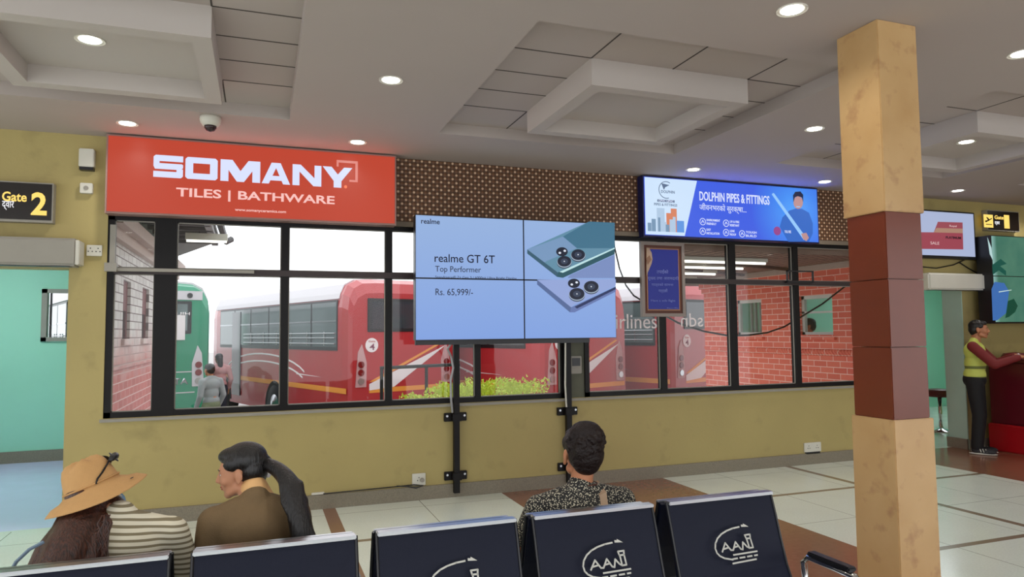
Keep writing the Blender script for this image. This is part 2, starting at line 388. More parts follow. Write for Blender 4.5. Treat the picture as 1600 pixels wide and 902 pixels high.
# ------------------------------------------------------------------ windows
def window(n, x0, x1, mull, wide=()):
    fm = MB(); a, b_ = W0+0.01, W0+0.09
    fm.box(x0, x1, a, b_, SILL, 0.925); fm.box(x0, x1, a, b_, 2.515, WT)
    fm.box(x0, x0+0.05, a, b_, SILL, WT); fm.box(x1-0.05, x1, a, b_, SILL, WT)
    for m0, m1 in mull: fm.box(m0, m1, a, b_, 0.925, 2.515)
    root = struct('window_%d' % n, fm, m_black)
    struct('transom', MB().box(x0+0.05, x1-0.05, a-0.004, b_+0.004, 2.065, 2.118), m_brframe, root)
    edges = [x0+0.05]
    for m0, m1 in mull: edges += [m0, m1]
    edges.append(x1-0.05)
    for i in range(0, len(edges), 2):
        p0, p1 = edges[i], edges[i+1]
        for z0, z1 in ((0.925, 2.065), (2.118, 2.515)):
            struct('pane', MB().box(p0, p1, W0+0.048, W0+0.052, z0, z1), m_glass, root)
            bd = MB(); t_ = 0.008; q = W0+0.035
            bd.box(p0, p1, q, q+0.012, z0, z0+t_).box(p0, p1, q, q+0.012, z1-t_, z1).box(p0, p0+t_, q, q+0.012, z0, z1).box(p1-t_, p1, q, q+0.012, z0, z1)
            struct('glazing_bead', bd, m_greyp, root)
    return root
win1 = window(1, WX0, 2.93, [(-0.84, -0.67), (0.175, 0.24), (1.105, 1.165), (1.975, 2.03)])
win2 = window(2, 3.15, WX1, [(4.055, 4.125), (4.96, 5.045), (5.855, 5.925)])
# lattice band over the windows
tag(MB().box(1.176, 3.789, W0-0.02, W0-0.001, 2.60, H-0.001).build('lattice_panel', m_lat), 'brown woven lattice band along the wall between the red and the blue sign', 'panel')
tag(MB().box(6.121, 7.05, W0-0.02, W0-0.001, 2.60, H-0.001).build('lattice_panel', m_lat), 'short brown woven lattice piece between the blue sign and the column', 'panel')
struct('trim_8', MB().box(1.17, 3.8, W0-0.028, W0, 2.555, 2.60).box(6.1, 7.05, W0-0.028, W0, 2.555, 2.60), mat('grey_brown_trim', srgb(120, 108, 92), 0.6))
# ================================================================== OUTDOORS
m_asph = mat('pale_asphalt', srgb(176, 172, 170), 0.85, var=0.1, scale=3)
struct('ground_yard', MB().box(-60, 60, W1+0.001, 90, -0.7, -0.5), m_asph)
m_soffit = mat('brown_soffit', srgb(128, 104, 92), 0.8, var=0.1)
t = m_soffit.node_tree; b = t.nodes['Principled BSDF']; v, X, Y, Z = xyz(t)
c = mixc(t, M(t, 'MULTIPLY', period(t, X, 0, 0.16, 0.07), period(t, Y, 0, 0.10, 0.06)), srgb(142, 118, 106), srgb(70, 50, 42)); c = mixc(t, period(t, Y, 0, 0.9, 0.03), c, srgb(70, 56, 50))
t.links.new(c, b.inputs['Base Color'])
m_cornice = mat('pale_cornice', srgb(190, 170, 160), 0.7, var=0.1)
m_winframe = mat('pale_window_frame', srgb(205, 210, 205), 0.5)
m_darkglass = mat('reflective_glass', srgb(86, 98, 98), 0.06, spec=0.9)
# right wing facade (faces -X)
RXF = 7.5
rw = MB(); yz = [(W1, 7.66), (8.30, 9.13), (9.77, 10.65)]
for a, b_ in yz: rw.box(RXF, RXF+0.12, a, b_, -0.5, 2.3)
for a, b_ in ((7.66, 8.30), (9.13, 9.77)): rw.box(RXF, RXF+0.12, a, b_, -0.5, 1.47).box(RXF, RXF+0.12, a, b_, 2.04, 2.3)
rw.box(RXF+0.12, 12, 10.53, 10.65, -0.5, 2.3)
wing = tag(struct('wall_right_wing', rw, m_brick), None)
struct('cornice', MB().box(RXF-0.10, RXF+0.2, W1, 10.75, 2.38, 2.58).box(RXF+0.2, 12, 10.5, 10.75, 2.38, 2.58), m_cornice, wing)
struct('brick_cornice', MB().box(RXF-0.06, RXF+0.15, W1, 10.71, 2.28, 2.38).box(RXF-0.03, RXF+0.15, W1, 10.68, 2.2, 2.28), m_brick, wing)
rp = MB(); n = 70
for i in range(n):
    y_ = W1+0.03+(10.6-W1)*i/n
    rp.cap((RXF-0.012, y_, 1.20), 0.026, (RXF-0.012, y_+0.045, 1.245), 0.026, 8)
struct('rope_moulding', rp, m_brick, wing, True)
struct('ledge', MB().box(RXF-0.05, RXF, 7.60, 8.36, 1.40, 1.44).box(RXF-0.05, RXF, 9.07, 9.83, 1.40, 1.44), m_brick, wing)
for i, (a, b_) in enumerate(((7.66, 8.30), (9.13, 9.77))):
    fr = MB(); x0 = RXF+0.05
    fr.box(x0, x0+0.05, a, b_, 1.47, 1.51).box(x0, x0+0.05, a, b_, 1.99, 2.04).box(x0, x0+0.05, a, a+0.05, 1.47, 2.04).box(x0, x0+0.05, b_-0.05, b_, 1.47, 2.04)
    if i == 0: fr.box(x0, x0+0.04, a, b_, 1.78, 1.81)
    wr = struct('window_%d' % (4+i), fr, m_winframe)
    struct('pane', MB().box(x0+0.02, x0+0.025, a+0.05, b_-0.05, 1.5, 2.0), m_glass, wr)
dm = MB()
for y_ in (9.30, 9.42, 9.52): dm.tube([(RXF+0.13, y_, 1.5), (RXF+0.13, y_, 2.0)], 0.025)
tag(dm.build('curtain', mat('pale_blue_curtain', srgb(150, 165, 160), 0.8)), 'pale hanging curtain strips inside the farther window of the brick wing', 'curtain')
# canopy over the yard
cv = MB().prism([(4.0, W1+0.02), (7.3, 12.3), (12.2, 12.3), (12.2, 10.76), (7.39, 10.76), (7.39, W1+0.02)], 'z', 2.46, 2.56)
canopy = struct('roof_canopy', cv, m_soffit)
rb = MB()
for k_ in range(5):
    y_ = 7.3+k_*1.05; xl = 4.0+(y_-W1)/(12.3-W1)*3.3+0.1
    rb.prism([(xl, y_), (xl+0.06, y_+0.05), (RXF-0.11, y_+1.1), (RXF-0.11, y_+1.02)], 'z', 2.42, 2.46)
struct('rafter', rb, mat('rafter_paint', srgb(96, 76, 68), 0.8), canopy)
m_tube = emit('tube_light', (1, 0.96, 0.86, 1), 2.2)
for i, (y_, xl, xr) in enumerate(((7.3, 4.75, 6.1), (8.0, 5.05, 6.3), (8.9, 5.55, 6.5), (10.0, 6.2, 6.9))):
    L = thing('tube_light', (xl, y_, 2.39), ['white tube light under the canopy, the one nearest the glass', 'white tube light under the canopy, second away from the glass', 'white tube light under the canopy, third away from the glass', 'white tube light under the canopy, farthest from the glass'][i], 'light', 'tube lights under the canopy')
    MB().box(xl, xr, y_-0.03, y_+0.03, 2.41, 2.455).build('housing', m_white, L)
    MB().tube([(xl+0.02, y_, 2.395), (xr-0.02, y_, 2.395)], 0.016).build('tube', m_tube, L)
# left wing facade (faces +X) with eave
LXF = -1.25
lw = MB(); segs = [(W1, 7.68), (8.09, 8.86), (9.36, 12.0)]
for a, b_ in segs: lw.box(LXF-0.12, LXF, a, b_, -0.5, 2.42)
for a, b_ in ((7.68, 8.09), (8.86, 9.36)): lw.box(LXF-0.12, LXF, a, b_, -0.5, 1.52).box(LXF-0.12, LXF, a, b_, 2.10, 2.42)
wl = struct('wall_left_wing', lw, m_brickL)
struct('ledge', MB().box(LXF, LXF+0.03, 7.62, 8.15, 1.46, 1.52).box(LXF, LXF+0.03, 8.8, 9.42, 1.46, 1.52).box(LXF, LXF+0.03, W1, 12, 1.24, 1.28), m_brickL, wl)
struct('cornice', MB().box(LXF-0.1, LXF+0.06, W1, 12.05, 2.42, 2.52).box(LXF-0.1, LXF+0.14, W1, 12.1, 2.52, 2.64), m_cornice, wl)
m_redbrown = mat('red_brown_paint', srgb(110, 48, 42), 0.6)
for i, (a, b_) in enumerate(((7.68, 8.09), (8.86, 9.36))):
    wr = struct('window_%d' % (6+i), MB().box(LXF-0.06, LXF-0.03, a, b_, 1.8, 2.10).box(LXF-0.06, LXF-0.03, a, a+0.06, 1.52, 1.8).box(LXF-0.06, LXF-0.03, b_-0.06, b_, 1.52, 1.8), m_redbrown)
    struct('pane', MB().box(LXF-0.06, LXF-0.05, a+0.06, b_-0.06, 1.52, 1.8), m_darkglass, wr)
m_corr = mat('corrugated_roof', srgb(150, 146, 146), 0.6, var=0.1)
er = MB()
poly = [(-0.50, W1+0.02), (-0.56, 10.6), (-1.31, 12.8), (-7, 12.8), (-7, 10.5), (-1.38, 10.5), (-1.38, W1+0.02)]
er.prism(poly, 'z', 2.86, 2.94); er.prism([(-0.50, W1+0.02), (-0.56, 10.6), (-0.64, 10.6), (-0.58, W1+0.02)], 'z', 2.80, 2.98)
eave = struct('roof_eave', er, m_corr)
rb = MB()
for k_ in range(9): rb.box(-1.25, -0.55, 7.0+k_*0.42, 7.06+k_*0.42, 2.80, 2.86)
struct('rafter', rb, mat('grey_rafter', srgb(96, 92, 92), 0.7), eave)
gt = MB().tube([(-0.46, W1+0.02, 2.92), (-0.48, 10.6, 2.92), (-0.46, 10.75, 2.88), (-0.40, 10.85, 2.93)], 0.045)
struct('gutter', gt, mat('dark_gutter', srgb(70, 66, 66), 0.5), eave)
L = thing('tube_light', (-0.9, 9.2, 2.7), 'white tube light hanging under the eave of the left brick wing', 'light')
MB().box(-0.85, -0.38, 9.17, 9.23, 2.70, 2.78).build('housing', m_white, L); MB().tube([(-0.84, 9.2, 2.69), (-0.39, 9.2, 2.69)], 0.018).build('tube', m_tube, L)
MB().tube([(-0.7, 9.2, 2.77), (-0.7, 9.2, 2.87)], 0.008).build('bracket', m_dark, L)

# ------------------------------------------------------------------ buses
m_bred = mat('bus_red_paint', srgb(176, 46, 50), 0.25, spec=0.5, coat=0.3)
m_bgreen = mat('bus_green_paint', srgb(10, 138, 100), 0.3, spec=0.5, coat=0.3)
m_broof = mat('bus_roof_paint', srgb(206, 200, 204), 0.4)
m_bglass = mat('bus_glass', srgb(98, 112, 112), 0.08, spec=0.8)
m_bdark = mat('bus_dark_glass', srgb(52, 56, 62), 0.08, spec=0.8)
m_rub = mat('black_rubber', srgb(24, 24, 26), 0.7)
m_orange = mat('orange_stripe', srgb(232, 150, 60), 0.4)
m_wstripe = mat('white_stripe', srgb(235, 225, 225), 0.4)
m_lens = mat('red_lens', srgb(120, 20, 24), 0.2)
GZ = -0.5
def wheel(x_, y_, side, root):
    wm_ = MB().lathe([(0.20, -0.13), (0.44, -0.13), (0.475, -0.09), (0.475, 0.09), (0.44, 0.13), (0.20, 0.13)], n=28, Mx=Matrix.Translation((x_, y_, 0.475)) @ Matrix.Rotation(pi/2, 4, 'Y'))
    o = wm_.build('wheel', m_rub, root, True, None, False)
    hb = MB().lathe([(0.0, -0.02), (0.26, -0.02), (0.24, 0.03), (0.12, 0.05), (0.1, 0.08), (0.0, 0.09)], n=20, Mx=Matrix.Translation((x_+side*0.10, y_, 0.475)) @ Matrix.Rotation(side*pi/2, 4, 'Y'))
    hb.build('hub', m_metal, o, True, None, False)
def bus(name, loc, label, body_m, n_win=6, green=False):
    r = thing(name, (loc[0], loc[1], GZ), label, 'bus', None, YAW)
    Wd, L_, Ht = 2.4, 8.2, 3.1
    def sec(z): return [(0, 0.35), (Wd, 0.35), (Wd, 2.55), (Wd-0.03, 2.8), (Wd-0.12, 2.98), (Wd-0.3, z-0.02), (Wd-0.6, z), (0.6, z), (0.3, z-0.02), (0.12, 2.98), (0.03, 2.8), (0, 2.55)]
    bm = MB(); S = sec(Ht); st = [(-0.0, 0.90), (0.08, 0.97), (0.3, 1.0), (L_-0.4, 1.0), (L_-0.05, 0.96), (L_, 0.9)]
    rings = []
    for y_, k in st:
        rings.append([bm.b.verts.new((Wd/2+(p[0]-Wd/2)*(1 if k == 1 else k+(1-k)*0.4), y_, 0.35+(p[1]-0.35)*(k if p[1] > 1 else 1))) for p in S])
    for A, B in zip(rings, rings[1:]):
        for i in range(len(S)): bm.b.faces.new((A[i], A[(i+1) % len(S)], B[(i+1) % len(S)], B[i]))
    bm.b.faces.new(rings[0][::-1]); bm.b.faces.new(rings[-1])
    bm.build('body', body_m, r, False, None, False)
    # pale roof skin over the flanks, a little proud of the body
    rs = [(Wd+0.004, 2.72), (Wd-0.025, 2.82), (Wd-0.11, 3.0), (Wd-0.3, Ht), (Wd-0.6, Ht+0.02), (0.6, Ht+0.02), (0.3, Ht), (0.11, 3.0), (0.025, 2.82), (-0.004, 2.72)]
    inn = [(Wd-0.1, 2.72), (0.1, 2.72)]
    MB().prism(rs+inn[::-1], 'y', 0.42 if not green else 0.25, L_-0.3).build('roof', m_broof, r, False, None, False)
    wy0 = 0.50; wp = (L_-1.2)/n_win
    for s_, x_ in ((-1, 0.0), (1, Wd)):
        for i in range(n_win):
            a, b_ = wy0+i*wp, wy0+(i+1)*wp-0.07
            e = 0.012
            fo = MB().box(min(x_, x_+s_*e), max(x_, x_+s_*e), a-0.035, b_+0.035, 1.73, 2.70).build('window_surround', m_dark, r, False, None, False) 
            MB().box(x_+s_*e, x_+s_*(e+0.004), a, b_, 1.80, 2.66).build('pane', m_bglass, fo, False, None, False)
            MB().box(x_+s_*(e+0.004), x_+s_*(e+0.012), a, b_, 2.28, 2.31).build('sash_bar', m_metal, fo, False, None, False)
        rl = MB()
        for z_ in (1.86, 1.97, 2.06): rl.tube([(x_+s_*0.05, wy0, z_), (x_+s_*0.05, wy0+n_win*wp*(0.72 if s_ < 0 else 1), z_)], 0.011, 6)
        for i in range(n_win): rl.tube([(x_+s_*0.035, wy0+0.5+i*wp*0.7, 1.82), (x_+s_*0.035, wy0+0.5+i*wp*0.7, 2.1)], 0.012, 6)
        rl.build('window_rail', m_metal, r, False, None, False)
        if not green:
            e = s_*0.005
            so = MB().box(x_, x_+e, 0.1, L_-0.3, 0.93, 1.03); so.build('orange_stripe', m_orange, r, False, None, False)
            sw = MB()
            for k, (yc, zc, ry, rz) in enumerate(((4.4, 1.05, 2.6, 0.54), (4.4, 0.96, 2.5, 0.46))):
                pts = [(yc-ry*cos(pi*j/16), zc+rz*sin(pi*j/16)) for j in range(2, 15)]
                up = [(p[0], p[1]+0.035) for p in pts]
                sw.prism(pts+up[::-1], 'x', x_, x_+s_*0.006)
            sw.prism([(1.2, 1.2), (2.4, 1.21), (2.4, 1.235)], 'x', x_, x_+s_*0.006)
            sw.build('swoosh_stripe', m_wstripe, r, False, None, False)
    # rear: window, lamps, stripes, bumper
    y_ = 0.0
    rw_ = MB().box(0.38, Wd-0.38, -0.02, 0.03, 2.08, 2.72).bevel(0.01).build('rear_window_surround', m_dark, r, False, None, False)
    MB().box(0.46, Wd-0.46, -0.026, -0.02, 2.14, 2.66).build('rear_pane', m_bdark if not green else m_bglass, rw_, False, None, False)
    for s_ in (0, 1):
        x_ = 0.24 if s_ == 0 else Wd-0.24
        hl = MB().prism([(x_-0.11, 1.05), (x_+0.11, 1.05), (x_+0.12, 1.5), (x_+0.02, 1.85), (x_-0.06, 1.7)] if s_ == 0 else [(x_-0.11, 1.05), (x_+0.11, 1.05), (x_+0.06, 1.7), (x_-0.02, 1.85), (x_-0.12, 1.5)], 'y', -0.02, 0.02)
        ho = hl.build('lamp_housing', mat('pale_housing', srgb(196, 150, 150), 0.4) if not green else m_broof, r, False, None, False)
        for k, z_ in enumerate((1.47, 1.32, 1.16)):
            MB().disc((x_, -0.03, z_), 0.062, 'y', 0.02, 20).build('rear_lamp', m_lens if k < 2 else m_metal, ho, False, None, False)
    MB().box(0.05, Wd-0.05, -0.06, 0.1, 0.42, 0.62).bevel(0.02).build('bumper', m_dark if not green else m_bgreen, r, False, None, False)
    if not green:
        MB().box(0.42, Wd-0.1, -0.004, 0.004, 0.93, 1.02).build('rear_stripe', m_orange, r, False, None, False)
        MB().prism([(0.42, 1.14), (0.55, 1.14), (2.1, 1.86), (2.05, 1.88)], 'y', -0.004, 0).build('diagonal_orange_stripe', m_orange, r, False, None, False)
        MB().prism([(0.42, 0.98), (0.95, 1.02), (2.15, 1.80), (0.42, 1.10)], 'y', -0.007, -0.004).build('diagonal_white_stripe', m_wstripe, r, False, None, False)
        dc = MB().disc((0.47, -0.008, 1.83), 0.135, 'y', 0.004, 28).build('number_disc', m_wstripe, r, False, None, False)
        text_bm('4', 0.42, 0.53, 1.74, 1.86, -0.011, 0.01).build('lettering', mat('purple_ink', srgb(130, 50, 80), 0.5), dc, world=False)
        text_bm('Gate', 0.40, 0.54, 1.885, 1.925, -0.011, 0.0).build('lettering', m_bred, dc, world=False)
    else:
        MB().box(0.12, Wd-0.18, -0.012, 0.0, 2.74, 2.92).bevel(0.01).build('top_band', m_broof, r, False, None, False)
        MB().disc((Wd-0.42, -0.02, 2.83), 0.05, 'y', 0.02).build('marker_lamp', m_dark, r, False, None, False)
        ck = text_bm('TATA', Wd-0.95, Wd-0.42, 1.10, 1.22, -0.012, 0.02).build('lettering', m_metal, r, world=False)
        text_bm('HILLS', Wd-0.78, Wd-0.42, 2.44, 2.50, -0.03, 0.01, True).build('lettering', m_wstripe, r, world=False)
        MB().box(0.3, Wd-0.3, -0.008, 0.0, 1.33, 1.35).box(0.3, Wd-0.3, -0.008, 0.0, 0.93, 0.95).build('panel_seam', m_broof, r, False, None, False)
        MB().box(0.8, Wd-0.5, -0.03, -0.026, 1.96, 2.44).build('window_notice', m_wstripe, r, False, None, False)
    MB().box(-0.03, 0.0, L_-2.35, L_-1.75, 0.55, 2.62).build('door', m_bdark, r, False, None, False)
    # front glass and doorway on the side facing the green coach
    MB().box(0.15, Wd-0.15, L_-0.02, L_+0.02, 1.4, 2.75).build('windscreen', m_bdark, r, False, None, False)
    for yy in (3.6, L_-1.1):
        wheel(0.12, yy, -1, r); wheel(Wd-0.12, yy, 1, r)
        for xx in (0.0, Wd):
            sg = 1 if xx else -1
            pts = [(yy+0.56*cos(pi*j/12), 0.42+0.6*sin(pi*j/12)) for j in range(13)]
            MB().prism(pts, 'x', xx-0.002, xx+sg*0.008).build('wheel_arch', m_rub, r, False, None, False)
    return r
bus1 = bus('bus', (1.56, 13.26), 'red bus with a round number 4 disc on its rear, left of the video wall', m_bred)
bus2 = copy_tree(bus1); bus2.location = (4.98, 12.2, GZ); bus2['label'] = 'red bus mostly hidden behind the video wall, seen under it by the hedge'
bus3 = copy_tree(bus1); bus3.location = (8.15, 12.7, GZ); bus3['label'] = 'red bus partly covered by the corner of the right brick wing'
for k in (bus1, bus2, bus3): k['group'] = 'red buses parked outside the windows'
bus('bus', (-3.16, 14.4), 'green coach with pale roof parked beside the left brick wing', m_bgreen, green=True)

# hedge
hm = MB()
m_leaf = mat('yellow_green_leaves', srgb(212, 228, 78), 0.6, var=0.3, scale=9)
for i in range(5200):
    x_ = random.uniform(1.50, 3.05); yy = random.uniform(7.25, 8.0)
    top = 0.80+0.17*min(1, max(0, (x_-1.5)/0.55))+0.035*sin(x_*17)+0.03*sin(x_*41+yy*9)
    z_ = top-abs(random.gauss(0, 0.11)) if random.random() < 0.75 else random.uniform(-0.4, top)
    s_ = random.uniform(0.014, 0.028); R_ = Euler((random.uniform(0, 6.28), random.uniform(0, 6.28), random.uniform(0, 6.28))).to_matrix(); c_ = Vector((x_, yy, z_))
    hm.quad(*[c_+R_ @ Vector(p) for p in ((-s_, 0, 0), (0, -s_*0.5, 0.002), (s_, 0, 0), (0, s_*0.5, 0.002))])
hedge = tag(hm.build('hedge', m_leaf), 'yellow-green clipped hedge just outside the glass below the video wall', 'hedge')
stm = MB()
for i in range(14): x_ = 1.58+i*0.105; stm.tube([(x_, 7.62, -0.5), (x_+random.uniform(-.05, .05), 7.6, 0.7)], 0.014, 6)
stm.build('stem', mat('hedge_stem', srgb(90, 70, 45), 0.8), hedge)
# railing
rl = thing('railing', (1.5, 9.0, GZ), 'dark tubular railing between the hedge and the red bus', 'railing')
MB().tube([(1.45, 9.0, 1.11), (2.50, 9.0, 1.13)], 0.022).build('top_rail', m_rub, rl)
MB().tube([(1.45, 9.0, 0.5), (2.50, 9.0, 0.5)], 0.018).build('lower_rail', m_rub, rl)
for x_ in (1.47, 2.05, 2.48): MB().tube([(x_, 9.0, -0.5), (x_, 9.0, 1.11)], 0.022).build('post', m_rub, rl)
# ================================================================== WALL ITEMS
m_ink = mat('navy_ink', srgb(24, 26, 60), 0.5)
# --- red light box sign
SY = D-0.15
sg = thing('light_box_sign', (0, D-0.08, 2.54), 'large glowing red SOMANY TILES BATHWARE sign box at the left under the ceiling', 'sign')
MB().box(-1.19, 1.175, SY+0.004, W0, 2.545, 3.195).build('box', mat('sign_box_grey', srgb(150, 120, 112), 0.4), sg)
m_red_e = emit('red_sign_face', srgb(190, 66, 44), 1.0)
MB().box(-1.175, 1.16, SY-0.002, SY+0.004, 2.56, 3.18).build('face', m_red_e, sg)
m_wl = emit('white_sign_letters', srgb(214, 222, 250), 1.05); m_pk = emit('pink_sign_letters', srgb(250, 196, 190), 1.0)
def lx(px): return at(px, 262, SY-0.003).x
def somany():
    z0, z1 = 2.862, 3.048; hh = z1-z0; Yt = SY-0.003
    P = lambda c: 230+c/4.103
    mb = MB()
    def G(c0, c1, polys):
        a, b_ = lx(P(c0)), lx(P(c1))
        for pl in polys: mb.prism([(a+u*(b_-a), z0+v_*hh) for u, v_ in pl], 'y', Yt-0.002, Yt)
    def rr(u0, v0, u1, v1): return [(u0, v0), (u1, v0), (u1, v1), (u0, v1)]
    G(40, 230, [[(0, 0), (.93, 0), (1, .08), (1, .27), (0, .27)], [(0, .5), (.05, .37), (.92, .37), (1, .46), (1, .6), (.96, .635), (0, .635)], rr(.78, .25, 1, .40), rr(0, .6, .2, .75), [(0, .73), (1, .73), (1, 1), (.07, 1), (0, .92)]])
    G(245, 452, [[(.07, 0), (.93, 0), (1, .09), (1, .27), (0, .27), (0, .09)], [(0, .73), (1, .73), (1, .91), (.93, 1), (.07, 1), (0, .91)], rr(0, .25, .24, .75), rr(.76, .25, 1, .75)])
    G(470, 725, [rr(0, 0, .2, 1), rr(.8, 0, 1, 1), [(.19, 1), (.19, .55), (.41, 0), (.59, 0), (.81, .55), (.81, 1), (.70, 1), (.5, .5), (.30, 1)]])
    G(735, 917, [[(0, 0), (.25, 0), (.58, 1), (.34, 1)], [(.75, 0), (1, 0), (.66, 1), (.42, 1)], rr(.2, .16, .8, .38)])
    G(932, 1117, [rr(0, 0, .24, 1), rr(.76, 0, 1, 1), [(.23, 1), (.0, 1), (.72, 0), (1, 0), (.9, .2), (.28, 1)]])
    G(1125, 1315, [[(0, 1), (.3, 1), (.62, .45), (.38, .3)], [(1, 1), (.72, 1), (.4, .45), (.62, .3)], rr(.37, 0, .63, .48)])
    mb.build('lettering', m_wl, sg)
somany()
def added_sign_glow(x0, x1, y_, col, watt, par):  # added spots that strengthen the sign's glow on the ceiling
    for k in range(7):
        ld = bpy.data.lights.new('added_glow_spot', 'SPOT'); ld.energy = watt; ld.color = col; ld.spot_size = radians(170); ld.spot_blend = 1; ld.shadow_soft_size = 0.0
        lo = bpy.data.objects.new('added_glow_spot', ld); COL.objects.link(lo); lo.location = (x0+(x1-x0)*(k+0.5)/7, y_, 2.98); lo.rotation_euler = Vector((0, -0.8, 0.6)).to_track_quat('-Z', 'Y').to_euler()
added_sign_glow(-1.17, 1.16, SY-0.02, (1.0, 0.13, 0.10), 0.8, sg)
text_px('TILES | BATHWARE', 275, 523, 293, 311, SY-0.003, m_pk, sg, bold=0.022)
text_px('www.somanyceramics.com', 367, 447, 325.5, 331, SY-0.003, m_pk, sg, bold=0.02)
fm = MB(); Yt = SY-0.003
A = at(526, 250, Yt); B = at(559, 285, Yt); tw = 0.022
fm.box(A.x, B.x, Yt-0.002, Yt, A.z-tw, A.z).box(B.x-tw, B.x, Yt-0.002, Yt, B.z, A.z).box(B.x-0.075, B.x, Yt-0.002, Yt, B.z, B.z+tw*0.8).box(A.x, A.x+tw*0.8, Yt-0.002, Yt, A.z-0.06, A.z)
fm.build('tile_emblem', emit('dim_pink_emblem', srgb(226, 140, 130), 1.0), sg)
p = at(540, 292, Yt); MB().disc((p.x, Yt, p.z), 0.014, 'y', 0.003).build('registered_dot', emit('orange_dot', srgb(255, 130, 90), 1.0), sg)
# --- blue sign
DY = D-0.13
sd = thing('light_box_sign', (5, D-0.08, 2.54), 'glowing blue DOLPHIN PIPES & FITTINGS sign box right of centre under the ceiling', 'sign')
MB().box(3.79, 6.12, DY+0.004, W0, 2.545, 3.195).build('box', mat('sign_box_navy', srgb(20, 26, 80), 0.4), sd)
m_blue_e = bpy.data.materials.new('blue_sign_face'); m_blue_e.use_nodes = True
t = m_blue_e.node_tree; b = t.nodes['Principled BSDF']; b.inputs['Base Color'].default_value = (0.01, 0.01, 0.01, 1); b.inputs['Emission Strength'].default_value = 1.0; b.inputs['Specular IOR Level'].default_value = 0.25
v, X, Y, Z = xyz(t)
pc = at(1243, 330, DY)
q = M(t, 'SQRT', M(t, 'ADD', M(t, 'POWER', M(t, 'SUBTRACT', X, pc.x-5), 2.0), M(t, 'POWER', M(t, 'SUBTRACT', Z, pc.z-2.54), 2.0)))
t.links.new(mixc(t, step(t, q, 0.0, 0.62), srgb(70, 160, 250), srgb(64, 96, 226)), b.inputs['Emission Color'])
MB().box(3.805, 6.105, DY-0.002, DY+0.004, 2.56, 3.18).build('face', m_blue_e, sd)
Yt = DY-0.003
m_pw = emit('pale_sign_panel', srgb(206, 228, 252), 1.0)
a0, a1, a2, a3 = at(1008, 278, Yt), at(1089, 283, Yt), at(1070, 374, Yt), at(1008, 370, Yt)
MB().prism([(3.81, 3.175), (a1.x, 3.175), (a2.x, 2.565), (3.81, 2.565)], 'y', Yt-0.001, Yt).build('white_panel', m_pw, sd)
Yt = DY-0.005
text_px('DOLPHIN PIPES & FITTINGS', 1093, 1202, 299, 313.5, Yt, m_wl, sd, bold=0.018)
text_px('जीवनभरको सुरक्षा...', 1093, 1166, 317, 331, Yt, m_wl, sd, bold=0.0)
for (ix, iy, w1, w2, xr) in ((1098, 346.5, 'ENVIRONMENT', 'FRIENDLY', 1125), (1134.5, 349, 'UV & FIRE', 'RESISTANT', 1155), (1098, 361.5, 'EASY', 'INSTALLATION', 1124), (1134.5, 363.5, 'LEAK', 'PROOF', 1150), (1159.5, 365.5, 'TOUGH', 'BUILD', 1182)):
    c_ = at(ix, iy, Yt); ring = MB(); pts = [(c_.x+0.036*cos(2*pi*j/20), c_.z+0.036*sin(2*pi*j/20)) for j in range(21)]
    ring.stroke(pts, 0.007, Yt-0.001, Yt); ring.stroke([(c_.x-0.015, c_.z-0.012), (c_.x, c_.z+0.015), (c_.x+0.016, c_.z-0.01)], 0.008, Yt-0.001, Yt)
    ring.build('icon', m_wl, sd)
    xl = ix+6
    text_px(w1, xl, xl+(xr-xl)*(1 if len(w1) >= len(w2) else len(w1)/len(w2)), iy-4.4, iy-0.8, Yt, m_wl, sd, bold=0.01)
    text_px(w2, xl, xl+(xr-xl)*(1 if len(w2) >= len(w1) else len(w2)/len(w1)), iy+1.2, iy+4.8, Yt, m_wl, sd, bold=0.01)
m_gi = emit('grey_sign_ink', srgb(90, 110, 140), 1.0)
c_ = at(1041, 297, Yt); MB().stroke([(c_.x+0.09*cos(radians(a_)), c_.z+0.09*sin(radians(a_))) for a_ in range(60, 300, 12)], 0.008, Yt-0.001, Yt).prism([(c_.x-0.06, c_.z+0.07), (c_.x+0.04, c_.z+0.055), (c_.x-0.01, c_.z+0.03), (c_.x-0.03, c_.z+0.0)], 'y', Yt-0.001, Yt).build('emblem', m_gi, sd)
text_px('DOLPHIN', 1033, 1054, 297, 301.5, Yt, m_gi, sd, bold=0.01)
p = at(1027, 311.5, Yt); q = at(1054, 317, Yt); MB().box(p.x, q.x, Yt-0.001, Yt, q.z, p.z).build('badge', m_gi, sd)
text_px('CPVC UPVC', 1029, 1052, 312, 315, Yt-0.002, m_wl, sd, bold=0.01)
text_px('PIPES & FITTINGS', 1022, 1058, 317, 321, Yt, m_gi, sd, bold=0.01)
sk_cols = [emit('skyline_grey', srgb(120, 150, 180), 1.0), emit('skyline_pale', srgb(176, 200, 226), 1.0), emit('skyline_orange', srgb(214, 130, 96), 1.0), emit('skyline_blue', srgb(96, 150, 224), 1.0)]
for i, (l, r_, tp, k) in enumerate(((1012, 1018, 348, 0), (1018, 1025, 342, 0), (1026, 1039, 325, 1), (1041, 1049, 333, 2), (1048, 1058, 326, 2), (1034, 1042, 347, 1), (1046, 1052, 343, 1), (1051, 1056, 339, 1), (1057, 1069, 345, 3), (1028, 1032, 340, 0), (1040, 1046, 351, 0))):
    p, q = at(l, tp, Yt), at(r_, 366, Yt); MB().box(p.x, q.x, Yt-0.001-0.0003*i, Yt, 2.60, p.z).build('skyline_block', sk_cols[k], sd)
added_sign_glow(4.2, 6.1, DY-0.02, (0.06, 0.13, 1.0), 1.9, sd)
